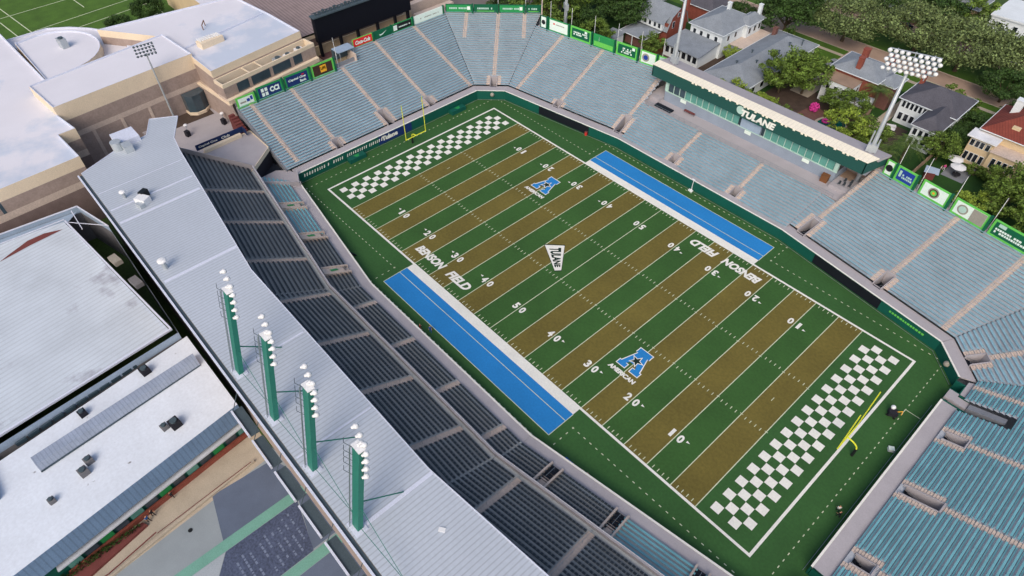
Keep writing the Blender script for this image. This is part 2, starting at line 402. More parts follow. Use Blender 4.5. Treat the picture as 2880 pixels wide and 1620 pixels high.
SMAX = {'E1': lambda d: 24.5+T45*d, 'C1': lambda d: 3.64+T36*d, 'S1': lambda d: 34.8+T9*d, 'S2': lambda d: 22+T9*d, 'S3': lambda d: T36*d, 'C2': lambda d: 3.64+T45*d, 'E2': lambda d: 24.4+T45*d,
        'N1': lambda d: 34.8+T9*d, 'N2': lambda d: 22+T9*d, 'N3': lambda d: 16}
def ZL(d): return 2.7+.345*(d-2.2)
def ZU(d): return 6.0+.5*(d-8.3)
def sub(iv, cuts):
    out = [iv]
    for a, b in cuts:
        nx = []
        for x, y in out:
            if b <= x or a >= y: nx.append((x, y)); continue
            if a > x: nx.append((x, a))
            if b < y: nx.append((b, y))
        out = nx
    return [q for q in out if q[1]-q[0] > .4]
def slab(mb, F, s0, s1, d0, d1, z0, z1, e0=0, e1=0, mi=0):
    """box in facet frame; e0/e1 shift the outer ends (mitres)"""
    b = [P3(F, s0, d0, z0), P3(F, s1, d0, z0), P3(F, s1+e1, d1, z0), P3(F, s0+e0, d1, z0)]
    t = [P3(F, s0, d0, z1), P3(F, s1, d0, z1), P3(F, s1+e1, d1, z1), P3(F, s0+e0, d1, z1)]
    mb.hexa(b, t, mi)
def stand(F, root, aisles, dmax, d0=2.4, seat='bench_blue', tread='tread', Z=ZL, seatfn=None, pitch=.76, zones=None, aisle_mat='concrete_warm', walk=True, rise=.262):
    """aisles: (s0, v0, v1, top) v0..v1 = pit of the vomitory (0,0: none). dmax(s)->depth; returns nothing"""
    rows = int(round((max(dmax(s) for s in [SMIN[F](10)+.5*i for i in range(int((SMAX[F](10)-SMIN[F](10))*2))])-d0)/pitch))
    T = MB(); A = MB(); R = MB(); Vd = MB(); Cb = MB()
    for i in range(rows):
        d = d0+pitch*i; zt = Z(d); zn = Z(d+pitch)
        a, b = SMIN[F](d+pitch/2), SMAX[F](d+pitch/2)
        pit = [(s-(.8 if tp > 3 else 1.45), s+(.8 if tp > 3 else 1.45)) for s, v0, v1, tp in aisles if v1 > v0 and v0 <= d+.3 < v1]
        # split where the rim is too near
        brk = [a]; st = .5; s = a
        live = []; cur = None
        while s <= b+1e-6:
            ok = dmax(s) >= d+pitch*.6
            if ok and cur is None: cur = s
            if not ok and cur is not None: live.append((cur, s)); cur = None
            s += st
        if cur is not None: live.append((cur, b))
        for iv in live:
            e = .0
            for x, y in sub(iv, pit):
                T.quad(P3(F, x, d, zt), P3(F, y, d, zt), P3(F, y, d+pitch, zt), P3(F, x, d+pitch, zt))
                T.quad(P3(F, x, d+pitch, zt), P3(F, y, d+pitch, zt), P3(F, y, d+pitch, zn), P3(F, x, d+pitch, zn))
            cut = []
            for s0, v0, v1, tp in aisles:
                if tp < 3 and d < v1: cut.append((s0-1.6, s0+1.6)); continue
                if tp < d: continue
                if v1 > v0 and d < v1: cut.append((s0-1.95, s0+1.95))
                else:
                    if v1 < 0 and d < -v1: continue
                    cut.append((s0-.58, s0+.58))
            bm = MB()
            for x, y in sub((iv[0]+.15, iv[1]-.15), cut):
                if seatfn: seatfn(bm, F, x, y, d, zt)
                else:
                    slab(bm, F, x, y, d+.36, d+.64, zt+.40, zt+.45)
                    slab(bm, F, x, y, d+.02, d+.20, zt+.008, zt+.03)
            if bm.v:
                o = bm.build('bench_row' if not seatfn else 'seat_row', seat if isinstance(seat, str) else seat(F, (iv[0]+iv[1])/2), root)
        for s0, v0, v1, tp in aisles:
            if tp < d or (v1 < 0 and d < -v1): continue
            ss = [(s0-1.45, .45), (s0+1.45, .45)] if (v1 > v0 and d < v1) else [(s0, .5)]
            for sc, w in ss:
                if not (a < sc < b) or dmax(sc) < d+pitch*.6: continue
                slab(A, F, sc-w, sc+w, d+.003, d+pitch, zt+.006, zt+.02)
                slab(A, F, sc-w, sc+w, d+pitch*.5, d+pitch-.003, zt+.021, zt+rise*.5)
    T.build('terrace', tread, root)
    if A.v: A.build('aisle_stair', aisle_mat, root)
    for s0, v0, v1, tp in aisles:
        r = MB(); v1a = max(v1, 2.4) if v1 > 0 else max(-v1, 2.4)
        tt = min(tp, dmax(s0))
        k = v1a+.3
        pts = []
        while k < tt: pts.append(P3(F, s0, k, Z(k)+.95)); r.tube(P3(F, s0, k, Z(k)), pts[-1], .025, n=4); k += 2.28
        if len(pts) > 1: r.path(pts, .03, 4)
        if v1 > v0 and tp > 3:
            zb = Z(v1)
            for sg in (-1, 1):
                slab(Cb, F, s0+sg*.88-.07, s0+sg*.88+.07, v0, v1+.2, 1.0, 1.02); Cb.hexa([P3(F, s0+sg*.88-.07, v0, 1.), P3(F, s0+sg*.88+.07, v0, 1.), P3(F, s0+sg*.88+.07, v1+.2, 1.), P3(F, s0+sg*.88-.07, v1+.2, 1.)],
                        [P3(F, s0+sg*.88-.07, v0, Z(v0)+.25), P3(F, s0+sg*.88+.07, v0, Z(v0)+.25), P3(F, s0+sg*.88+.07, v1+.2, zb+.2), P3(F, s0+sg*.88-.07, v1+.2, zb+.2)])
            slab(Cb, F, s0-.98, s0+.98, v1, v1+.22, 1.0, zb+.25)
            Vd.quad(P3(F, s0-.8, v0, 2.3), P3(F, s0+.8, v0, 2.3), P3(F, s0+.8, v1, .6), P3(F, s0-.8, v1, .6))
            for q in range(6):
                f = q/6; dd = v0+(v1-v0)*f
                slab(Vd, F, s0-.78, s0+.78, dd, dd+.2, 2.32-1.7*f, 2.40-1.7*f)
            for sg in (-.45, .45): r.tube(P3(F, s0+sg, v0, 3.1), P3(F, s0+sg, v1-.1, 1.7), .03, n=4)
        if r.v: r.build('handrail', 'rail', root)
    if Vd.v: Vd.build('vomitory', 'vom_dark', root)
    if Cb.v: Cb.build('vomitory_wall', 'concrete', root)
def walkway(F, root, w=2.4, extra=0, wallmat='wall_green', segs=None, z=2.4, s0=None, s1=None, cap='paint_white'):
    a = SMIN[F](0) if s0 is None else s0; b = SMAX[F](0) if s1 is None else s1
    ea = (SMIN[F](w)-SMIN[F](0)) if s0 is None else 0; eb = (SMAX[F](w)-SMAX[F](0)) if s1 is None else 0
    mb = MB(); slab(mb, F, a, b, .12, w, z-.25, z-.02, ea, eb); mb.build('walkway', 'concrete', root)
    mb = MB(); slab(mb, F, a, b, -.12, .12, 0, z); mb.build('field_wall', wallmat, root)
    mb = MB(); slab(mb, F, a, b, -.15, .14, z+.002, z+.07); mb.build('wall_cap', cap, root)
    for i, (x, y, m_) in enumerate(segs or []):
        mb = MB(); slab(mb, F, x, y, -.17, -.125, .1, z-.12); mb.build('wall_panel', m_, root)
    mb = MB(); mb.path([P3(F, a, -.55, .10), P3(F, b, -.55, .10)], .035, 4); mb.build('kerb_rail', 'rail', root)
def frontrail(F, root, d, s0, s1, z, h=.95, cuts=()):
    mb = MB()
    for x, y in sub((s0, s1), cuts):
        mb.tube(P3(F, x, d, z+h), P3(F, y, d, z+h), .03, n=4); mb.tube(P3(F, x, d, z+h*.5), P3(F, y, d, z+h*.5), .02, n=4)
        n = max(1, int((y-x)/1.6))
        for i in range(n+1): mb.tube(P3(F, x+(y-x)*i/n, d, z), P3(F, x+(y-x)*i/n, d, z+h), .025, n=4)
    mb.build('front_railing', 'rail', root)
def rim(F, root, s0, s1, d, zr, back=0.0):
    mb = MB(); slab(mb, F, s0, s1, d, d+.9, zr-.35, zr+.02); mb.build('rim_walk', 'concrete', root)
    mb = MB(); slab(mb, F, s0, s1, d+.9, d+1.1, 0, zr+1.0); mb.build('back_wall', 'concrete_grey', root)
def mk(name, lab, F): return thing(name, lab, 'grandstand', P3(F, 0, 0, 0))
g = mk('grandstand', 'blue-grey bench grandstand behind the far end zone, left of the top corner', 'E1')
dE1 = lambda s: 22.0 if s < 3.6 else 26.3
stand('E1', g, [(-26, -3, -3, 22), (-15.5, 2.2, 4.5, 22), (-1.0, 2.2, 6.6, 22), (11.6, 2.2, 4.5, 26.3), (24.4, 0, 0, 26.3)], dE1)
walkway('E1', g, segs=[(-6.5, 3.2, 'sign_navy')], s0=-28.2)
frontrail('E1', g, 2.35, -3, 24, 2.4, cuts=[(-3.5, 1.5), (9, 14)])
rim('E1', g, -29.2, 3.6, 22, 9.5); rim('E1', g, 3.6, 34.9, 26.3, 11.0)
mb = MB()   # side wall of the taller part and the open left flank
slab(mb, 'E1', 3.4, 3.6, 22, 27.2, 8.6, 11.6); mb.build('side_wall', 'concrete_warm', g)
mb = MB()
for i in range(26):
    d = 2.4+.76*i; slab(mb, 'E1', -29.4, -29.2, d, d+.76, ZL(d)-1.4, ZL(d)+.25)
mb.build('flank_wall', 'concrete_grey', g)
text_wall = MB()
text(text_wall, 'Tulane', P3('E1', -5.6, -.19, .75), (0, 1, 0), (0, 0, 1), 4.6, 1.25, bold=.06)
text_wall.build('wall_lettering', 'paint_white', g)
mb = MB(); rr = random.Random(5)
x = -26.8
for wd_ in (5.6, .9, 3.2, 5.6, 5.2):      # unreadable pale wall lettering kept as strokes
    e = x+wd_
    while x < e-.3:
        w = rr.uniform(.35, .6); mb.quad(P3('E1', x, -.18, 1.0), P3('E1', x+w*.5, -.18, 1.0), P3('E1', x+w*.8, -.18, 1.75), P3('E1', x+w*.3, -.18, 1.75)); x += w+.12
    x = e+.55
mb.build('wall_lettering', 'paint_white', g)
g = mk('grandstand', 'corner grandstand at the top of the field between four green signs and a tunnel', 'C1')
stand('C1', g, [(.5, 2.0, 4.7, 27), (-8.4, 0, -17.0, 27), (7.8, 0, -17.0, 27)], lambda s: 26.5)
walkway('C1', g); rim('C1', g, -14.6, 12.5, 26.5, 11.1)
mb = MB(); slab(mb, 'C1', 12.4, 12.7, 22.2, 27.6, 9.0, 14.6); mb.build('side_wall', 'concrete_warm', g)
mb = MB(); mb.ball(P3('C1', .3, -.2, 1.4), .55, sc=(1, 1, 1)); mb.build('wall_emblem', 'sign_grey', g)
g = mk('grandstand', 'long sideline grandstand from the top corner to the left end of the press box', 'S1')
dS1 = lambda s: 22.3 if s < 33.8 else 11.8
stand('S1', g, [(2.1, 0, 0, 23), (15.0, 1.9, 3.7, 23), (33.1, 1.9, 6.9, 23)], dS1)
walkway('S1', g, segs=[(11.3, 26.5, 'wall_black')]); rim('S1', g, -6.6, 34.2, 22.3, 9.65)
frontrail('S1', g, 2.35, 17.5, 30, 2.4)
g = mk('grandstand', 'middle sideline grandstand of eighteen bench rows in front of the press box', 'S2')
stand('S2', g, [(-7.6, 1.6, 3.7, 12), (8.8, 1.6, 3.8, 12)], lambda s: 11.8, d0=.88)
walkway('S2', g, w=.9)
mb = MB(); slab(mb, 'S2', -7.6-3, -7.6+3, .13, 1.7, 2.2, 2.42); slab(mb, 'S2', 5.8, 11.8, .13, 1.7, 2.2, 2.42); mb.build('tunnel_landing', 'concrete', g)
mb = MB(); slab(mb, 'S2', -25.6, 28.2, 11.85, 16.5, 5.2, 5.85); mb.build('upper_platform', 'concrete', g)
frontrail('S2', g, 11.9, -24, 25, 5.85)
g = mk('grandstand', 'long sideline grandstand from the right end of the press box to the right corner', 'S3')
dS3 = lambda s: 22.2 if s > -32.6 else 11.8
stand('S3', g, [(-31.9, 1.9, 6.4, 23), (-14.3, 1.9, 5.4, 23), (-1.4, 0, 0, 23)], dS3)
walkway('S3', g, segs=[(-26.4, -11.6, 'wall_black')]); rim('S3', g, -33.0, 7.3, 22.3, 9.65)
frontrail('S3', g, 2.35, -29, -17, 2.4); frontrail('S3', g, 2.35, -12, -2.5, 2.4)
mb = MB(); rr = random.Random(3); x = -9.6
while x < -3.2:
    w = rr.uniform(.3, .5); mb.quad(P3('S3', x, -.17, 1.2), P3('S3', x+w, -.17, 1.2), P3('S3', x+w, -.17, 1.65), P3('S3', x, -.17, 1.65)); x += w+.14
mb.build('wall_lettering', 'sign_lime', g)
g = mk('grandstand', 'right corner grandstand with bench rows around a wide tunnel mouth', 'C2')
stand('C2', g, [(.6, 2.4, 5.2, 27)], lambda s: 26.5)
walkway('C2', g); rim('C2', g, -12.5, 14.6, 26.5, 11.1)
mb = MB(); mb.ball(P3('C2', .3, -.2, 1.4), .55); mb.build('wall_emblem', 'sign_grey', g)
g = mk('grandstand', 'near end grandstand with teal benches at the lower right of the frame', 'E2')
pits = [(11.0, 3.0, 5.9, 27), (-2.0, 2.7, 7.7, 27), (-16.4, 3.0, 5.6, 27), (-33, 3, 5.6, 27)]
dE2 = lambda s: 26.5
stand('E2', g, [(23.6, 0, 0, 27), (18.7, 2.3, 8.9, 2.0)]+pits, dE2, seat='bench_teal')
walkway('E2', g, s1=17.9, s0=-21.0); walkway('E2', g, s1=-24.0, s0=-52)
mb = MB(); slab(mb, 'E2', 17.9, 18.1, 0, 9.2, 0, 2.5); slab(mb, 'E2', 20.6, 20.8, 1.6, 3.2, 0, 2.5); mb.build('tunnel_wall', 'wall_green', g)
mb = MB(); slab(mb, 'E2', 18.9, 21.0, 0, 1.5, 0, 2.38); slab(mb, 'E2', 18.9, 20.4, 1.5, 3.3, 0, 2.3); slab(mb, 'E2', 21.0, 24.4, 1.55, 2.4, 0, 2.38, 0, .5); mb.build('tunnel_landing', 'concrete', g)
mb = MB(); slab(mb, 'E2', 20.95, 21.1, -.1, 1.6, 0, 2.4); slab(mb, 'E2', 21.0, 23.3, 1.4, 1.55, 0, 2.4); slab(mb, 'E2', 23.2, 23.4, 0, 1.5, 0, 2.4); slab(mb, 'E2', -24.1, -23.9, 0, 9, 0, 2.4); slab(mb, 'E2', -21, -20.9, .2, 9, 0, 2.4); mb.build('tunnel_side', 'wall_green', g)
mb = MB()
for i in range(17): slab(mb, 'E2', 18.15+.0, 18.55, .3+.5*i, .75+.5*i, 2.2-.1*i if i < 1 else .4, .45)
slab(mb, 'E2', 18.1, 18.9, 0, 9, .02, .06); mb.build('tunnel_slot', 'vom_dark', g)
mb = MB(); slab(mb, 'E2', 17.2, 20.3, 3.3, 9.0, .02, .1); mb.build('ramp_pit', 'vom_dark', g)
mb = MB(); mb.hexa([P3('E2', 18.9, 3.4, 1.5), P3('E2', 20.0, 3.4, 1.5), P3('E2', 20.0, 8.4, 3.6), P3('E2', 18.9, 8.4, 3.6)], [P3('E2', 18.9, 3.4, 2.6), P3('E2', 20.0, 3.4, 2.6), P3('E2', 20.0, 8.4, 4.0), P3('E2', 18.9, 8.4, 4.0)]); mb.build('ramp_roof', 'concrete_grey', g)
# ================================================================== near covered grandstand
def seatrow(bm, F, x, y, d, z):
    n = max(1, int((y-x)/.56)); st = (y-x)/n
    for i in range(n):
        a = x+st*i+.05; b = a+st-.10
        slab(bm, F, a, b, d+.20, d+.48, z+.38, z+.46)
        bm.hexa([P3(F, a, d+.50, z+.42), P3(F, b, d+.50, z+.42), P3(F, b, d+.55, z+.42), P3(F, a, d+.55, z+.42)], [P3(F, a, d+.56, z+.84), P3(F, b, d+.56, z+.84), P3(F, b, d+.61, z+.84), P3(F, a, d+.61, z+.84)])
near = thing('covered_grandstand', 'covered near side grandstand of dark seats under the long grey metal roof', 'grandstand', (0, -34.9, 0))
def benchrow(bm, F, x, y, d, z):
    slab(bm, F, x, y, d+.34, d+.64, z+.40, z+.45)
LW = {'N1': [(6.7, 0, 0, 9), (18.0, 0, 0, 9), (29.6, 0, 0, 9)], 'N2': [(-17.0, 0, 0, 9), (-5.3, 0, 0, 9), (7.0, 0, 0, 9), (18.3, 0, 0, 9)], 'N3': [(-28.3, 0, 0, 9), (-17.0, 0, 0, 9), (-4.5, 0, 0, 9), (8, 0, 0, 9)]}
UP = {'N1': [(1.8, 0, -8, 30), (13.4, 0, -8, 30), (26.0, 0, -8, 30)], 'N2': [(-21.3, 0, -8, 30), (-9.0, 0, -8, 30), (3.3, 0, -8, 30), (15.7, 0, -8, 30)], 'N3': [(-30.5, 0, -8, 30), (-18.2, 0, -8, 30), (-6, 0, -8, 30), (6, 0, -8, 30)]}
seated = {}
for F in ('N1', 'N2', 'N3'):
    def sf(bm, FF, x, y, d, z):
        mid = (x+y)/2
        if (FF == 'N1' and mid < 17) or (FF == 'N3' and mid > -17):
            seated.setdefault(FF, MB()); benchrow(seated[FF], FF, x, y, d, z)
        else: seatrow(bm, FF, x, y, d, z)
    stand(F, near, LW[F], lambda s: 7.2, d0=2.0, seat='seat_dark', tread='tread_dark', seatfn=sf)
    a = SMIN[F](0) if F != 'N1' else -1.2
    walkway(F, near, w=2.0, s0=(a if F == 'N1' else None), s1=(16 if F == 'N3' else None), z=2.3)
for F in seated: seated[F].build('bench_row', 'bench_teal', near)
# stair tunnels with cream walls in the lower tier
mb = MB(); db = MB(); gb = MB()
for F, sc in (('N1', 6.7), ('N1', 18.0), ('N1', 29.6), ('N3', -28.3), ('N3', -17.0), ('N3', -4.5), ('N3', 8)):
    for sg in (-1, 1):
        mb.hexa([P3(F, sc+sg*.95-.14, 1.9, 2.2), P3(F, sc+sg*.95+.14, 1.9, 2.2), P3(F, sc+sg*.95+.14, 6.9, 2.2), P3(F, sc+sg*.95-.14, 6.9, 2.2)],
                [P3(F, sc+sg*.95-.14, 1.9, 3.3), P3(F, sc+sg*.95+.14, 1.9, 3.3), P3(F, sc+sg*.95+.14, 6.9, 5.2), P3(F, sc+sg*.95-.14, 6.9, 5.2)])
    if F == 'N1':
        mb.hexa([P3(F, sc-.8, 3.0, 3.3), P3(F, sc+.8, 3.0, 3.3), P3(F, sc+.8, 6.9, 4.8), P3(F, sc-.8, 6.9, 4.8)], [P3(F, sc-.8, 3.0, 3.5), P3(F, sc+.8, 3.0, 3.5), P3(F, sc+.8, 6.9, 5.0), P3(F, sc-.8, 6.9, 5.0)])
        q = [P3(F, sc-.35, 4.2, 4.02), P3(F, sc+.15, 4.0, 3.94), P3(F, sc+.35, 5.4, 4.5), P3(F, sc-.2, 5.6, 4.58)]; gb.quad(*q)
    else:
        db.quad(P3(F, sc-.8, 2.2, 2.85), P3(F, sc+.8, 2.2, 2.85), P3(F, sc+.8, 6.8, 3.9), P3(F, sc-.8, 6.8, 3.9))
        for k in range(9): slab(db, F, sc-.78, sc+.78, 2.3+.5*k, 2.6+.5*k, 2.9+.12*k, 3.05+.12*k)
mb.build('stair_wall', 'concrete_warm', near); db.build('vomitory', 'vom_dark', near); gb.build('wall_emblem', 'sign_green', near)
# parapet of the upper tier and end wall
for F, a, b in (('N1', -9.2+1.9, None), ('N2', None, None), ('N3', None, 16)):
    a0 = SMIN[F](7.6) if a is None else a; b0 = SMAX[F](7.6) if b is None else b
    mb = MB(); slab(mb, F, a0, b0, 7.45, 7.72, 2.0, 6.8); slab(mb, F, a0, b0, 7.38, 7.80, 6.802, 6.9); mb.build('parapet', 'concrete', near)
    mb = MB(); mb.tube(P3(F, a0, 7.6, 7.2), P3(F, b0, 7.6, 7.2), .035, n=4); mb.build('parapet_rail', 'lamp_white', near)
    mb = MB(); slab(mb, F, a0, b0, 7.73, 8.5, 5.7, 5.95); mb.build('upper_walk', 'tread_dark', near)
SMIN['N1'] = lambda d: -7.2-.49*(d-7.2) if d > 7.3 else -2-.2*d
for F in ('N1', 'N2', 'N3'):
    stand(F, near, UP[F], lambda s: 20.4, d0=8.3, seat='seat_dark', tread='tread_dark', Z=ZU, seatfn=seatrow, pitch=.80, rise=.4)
mb = MB()
mb.hexa([P3('N1', -7.4, 7.4, 0), P3('N1', -7.2, 7.4, 0), P3('N1', -14.0, 21, 0), P3('N1', -14.2, 21, 0)], [P3('N1', -7.4, 7.4, 7.0), P3('N1', -7.2, 7.4, 7.0), P3('N1', -14.0, 21, 13.6), P3('N1', -14.2, 21, 13.6)])
mb.hexa([P3('N1', -1.4, -.1, 0), P3('N1', -1.2, -.1, 0), P3('N1', -3.2, 7.6, 0), P3('N1', -3.5, 7.6, 0)], [P3('N1', -1.4, -.1, 3.2), P3('N1', -1.2, -.1, 3.2), P3('N1', -3.2, 7.6, 5.2), P3('N1', -3.5, 7.6, 5.2)])
mb.build('end_wall', 'concrete', near)
mb = MB(); slab(mb, 'N2', -3, 6, 17.9, 19.6, 11.0, 11.6); slab(mb, 'N2', 7.2, 13.5, 17.9, 18.3, 11, 12.2); mb.build('camera_platform', 'concrete_warm', near)
# roof: front edge follows the facets at 18.8 m, back edge straight
def rp(F, s, d): q = P3(F, s, d, 0); return (q[0], q[1])
RF = [(-63.5, -48.3), rp('N1', 35.9, 18.8), rp('N2', 23.3, 18.8), rp('N3', 16, 18.8)]
RF[3] = (RF[3][0]+20, RF[3][1]+3)
ROOF = [(-68.8, -65.25), (90, -65.25), (90, RF[3][1]), RF[2], RF[1], (-63.5, -48.5), (-68.5, -47.6), (-75.8, -43.8), (-78.6, -48.6), (-73.2, -51.3), (-74.0, -52.7), (-75.9, -56.5), (-71.9, -58.3)]
ROOF = [(-68.8, -65.25), (90, -65.25), (90, -47.0), RF[2], RF[1], (-63.5, -48.5), (-68.5, -47.6), (-75.8, -43.8), (-78.6, -48.6), (-73.2, -51.3), (-71.9, -58.3)]
mb = MB(); mb.prism(ROOF, 17.2, 17.5, bot=True); rf = mb.build('canopy_roof', 'roof_metal', near)
mb = MB()
for x0, x1 in ((-60.3, .16), (-54.0, .35), (-49.5, .55), (-30.4, .6), (-6.6, .3), (11.0, .25), (24.0, .55)):
    x0_, w_ = x0, x1
    yf = -48.9+(x0+63.5)*(-53.3+48.5)/(63.5-21.5) if x0 < -22 else (-53.8 if x0 < 23 else -53.5)
    mb.bb(x0_-w_/2, x0_+w_/2, -65.0, yf-.2, 17.505, 17.53)
mb.build('roof_seam', 'roof_strip', near)
mb = MB()
for a, b in zip(ROOF, ROOF[1:]+ROOF[:1]):
    if abs(a[1]+65.25) < .01 and abs(b[1]+65.25) < .01: continue
    mb.tube((a[0], a[1], 17.5), (b[0], b[1], 17.5), .09, n=4)
mb.build('roof_edge', 'roof_strip', near)
mb = MB(); mb.bb(-68.8, 90, -65.75, -65.3, 16.9, 17.15); mb.build('gutter', 'rail_dark', near)
mb = MB(); mb.bb(-68.8, 90, -66.05, -65.78, 16.9, 17.42); mb.build('back_fascia', 'roof_strip', near)
mb = MB(); mw = MB(); x = -4
while x < 90:
    mb.bb(x, x+5.4, -67.6, -66.3, 13.5, 13.6); mw.bb(x, x+5.2, -67.9, -67.65, 13.2, 13.9)
    mb.tube((x+.2, -67.7, 13.6), (x+.2, -66.0, 16.9), .06, n=4); x += 6.2
mb.build('rear_bracket', 'rail_dark', near); mw.build('rear_screen', 'roof_strip', near)
mb = MB(); mb.prism([(-68, -65.2), (88, -65.2), (88, -63.6), (-67, -63.6)], 0, 17.0); mb.build('rear_wall', 'taupe', near)
mb = MB()
for x in range(-60, 88, 12): mb.tube((x, -60, 8), (x, -60, 17.2), .2)
mb.build('roof_column', 'galv', near)
# roof equipment
mb = MB(); t = thing('air_handler', 'white box air handler at the left end of the grandstand roof', 'air handler', (-73.5, -55.5, 17.5)); mb.bb(-76.5, -72.2, -57, -52.7, 16.4, 18.6); mb.build('cabinet', 'roof_strip', t)
mb = MB(); mb.tube((-72.0, -57.2, 17.5), (-72.0, -57.2, 19.3), 1.0, n=14); mb.bb(-71.2, -69.2, -56.6, -55.0, 17.5, 19.0); mb.build('fan_housing', 'galv', t)
t = thing('roof_vent', 'small white mushroom vent near the left end of the grandstand roof', 'vent', (-56, -61.8, 17.5), 'vents on the grandstand roof'); MB().tube((-56, -61.8, 17.5), (-56, -61.8, 18.6), .3, n=8).build('stack', 'galv', t); MB().ball((-56, -61.8, 18.8), .6, sc=(1, 1, .5)).build('cap', 'lamp_white', t)
c = copy_tree(t, (-33.3, -63.6, 17.5), 0, 1.3, 'round white capped vent in the middle of the grandstand roof')
t = thing('roof_fan', 'grey roof fan with black open hood beside the first wide roof seam', 'fan', (-52.5, -59.5, 17.5)); mb = MB(); mb.box((-52.3, -59.8, 18.1), (2.2, 1.6, 1.2), .5); mb.build('cabinet', 'lamp_white', t); mb = MB(); mb.box((-53.8, -59.0, 18.2), (1.0, 1.5, 1.3), .5); mb.build('hood', 'sign_black', t); mb = MB(); mb.box((-51.4, -60.6, 17.9), (1.4, 1.0, .8), .3); mb.build('motor', 'galv', t)
tag(MB().box((30.5, -57.2, 17.56), (.8, .5, .12), .6).build('roof_patch', 'lamp_white'), 'small white patch lying on the grandstand roof right of the last mast', 'patch')
# floodlight masts on the roof
def mast(root):
    up = Vector((0, .22, 1)); b = Vector((0, 0, 0))
    def at(h, dx=0, dy=0): return (dx, h*.22+dy, h)
    mb = MB(); w = .62
    mb.hexa([(-w, -.35, 0), (w, -.35, 0), (w, .35, 0), (-w, .35, 0)], [(-w, 14.3*.22-.35, 14.3), (w, 14.3*.22-.35, 14.3), (w, 14.3*.22+.35, 14.3), (-w, 14.3*.22+.35, 14.3)])
    mb.build('post', 'mast_green', root)
    mb = MB(); mb.path([at(0, -.85, -.5), at(14.3, -.85, -.5)], .05, 4); mb.path([at(0, -.55, -.75), at(14.3, -.55, -.75)], .05, 4)
    for k in range(28): h = .4+k*.5; mb.tube(at(h, -.85, -.5), at(h, -.55, -.75), .03, n=4)
    mb.build('ladder', 'rail', root)
    mb = MB(); mb.box(at(14.35), (1.5, .9, .12)); mb.build('cap_plate', 'lamp_white', root)
    for i, (dx, h) in enumerate([(1.2, 10.6), (1.15, 11.8), (1.1, 13.0), (1.05, 14.1), (.7, 15.2), (-.1, 15.9), (-.9, 16.5), (.2, 14.9)]):
        q = at(h, dx, .25); mb = MB(); mb.ball(q, .34, 10, 7, (1, 1, .9)); mb.tube((q[0]-.1, q[1]-.5, q[2]+.05), q, .12, .3, 8); lp = mb.build('floodlight', 'lamp_white', root, smooth=True)
    mb = MB()
    for h in (9.2, 10.6, 11.6, 12.6, 13.8): mb.tube(at(h), at(h-.1, -1.9, -.6), .035, n=4); mb.tube(at(h-.1, -1.9, -.6), at(h+.7, -1.9, -.6), .035, n=4)
    for h in (10.6, 11.8, 13.0, 14.1): mb.tube(at(h), at(h, 1.15, .2), .05, n=4)
    mb.build('bracket', 'rail_dark', root)
    mb = MB(); mb.tube(at(4.6, .1, .35), (.1, 6.4, .05), .09, n=6); mb.build('strut', 'mast_green', root)
    mb = MB(); mb.tube(at(4.6), (9.6, .4, .2), .045, n=4); mb.tube(at(.4), (9.6, .2, 2.6), .045, n=4); mb.build('guy_bar', 'mast_green', root)
    mb = MB(); mb.box((0, 0, .05), (2.2, 1.6, .12)); mb.build('base_plate', 'roof_strip', root)
mg = 'green floodlight masts on the grandstand roof'
mlab = ['green floodlight mast on the grandstand roof, farthest from the plaza corner', 'second green floodlight mast on the grandstand roof, counted from the farthest', 'third green floodlight mast on the grandstand roof, just above the plaza stripe', 'nearest green floodlight mast, at the lower end of the row on the roof']
t0 = thing('floodlight_mast', mlab[0], 'floodlight mast', (0, 0, 0), mg); mast(t0)
for k, x in enumerate((-6.2, 3.8, 13.5, 23.6)):
    m_ = t0 if k == 0 else copy_tree(t0, label=mlab[k]); m_.location = (x, -64.2, 17.52)
# ================================================================== press box
pb = thing('press_box', 'long dark green press box with cream roof edge on the far sideline', 'press box', (0, 51.3, 5.8))
mb = MB(); mb.bb(-22.3, 22.4, 51.3, 56.8, 5.8, 8.35); mb.build('lower_wall', 'press_wall', pb)
mb = MB(); mb.bb(-22.3, 22.4, 51.9, 56.8, 8.36, 10.8); mb.build('interior', 'glass_dark', pb)
mb = MB(); mb.bb(-22.3, 22.5, 51.2, 51.45, 8.352, 8.52); mb.bb(-22.3, 22.5, 51.25, 51.45, 10.7, 10.85); mb.bb(21.6, 22.4, 51.24, 51.9, 8.52, 10.7); mb.bb(-22.4, -21.7, 51.24, 51.9, 8.52, 10.7); mb.build('window_rail', 'frame_pale', pb)
x = -21.6; i = 0
while x < 21.5:
    if -1.2 < x+.8 < 4.2: x += 1.66; continue
    mb = MB(); mb.quad((x+.1, 51.42, 8.54), (x+1.56, 51.42, 8.54), (x+1.56, 51.5, 10.68), (x+.1, 51.5, 10.68)); w = mb.build('window', 'glass_green' if i not in (0, 1, 2) else 'glass_dark', pb)
    mb = MB(); mb.bb(x-.06, x+.06, 51.3, 51.5, 8.53, 10.69); mb.build('mullion', 'frame_pale', w); x += 1.66; i += 1
mb = MB(); mb.bb(-1.1, 3.9, 51.28, 51.9, 8.53, 10.69); mb.build('solid_panel', 'grey_fascia', pb)
mb = MB(); mb.bb(-26.4, 27.4, 50.5, 50.75, 11.1, 14.0); mb.hexa([(27.2, 50.5, 11.1), (27.4, 50.5, 11.1), (28.9, 57, 11.1), (28.7, 57, 11.1)], [(27.2, 50.5, 14.0), (27.4, 50.5, 14.0), (28.9, 57, 13.2), (28.7, 57, 13.2)])
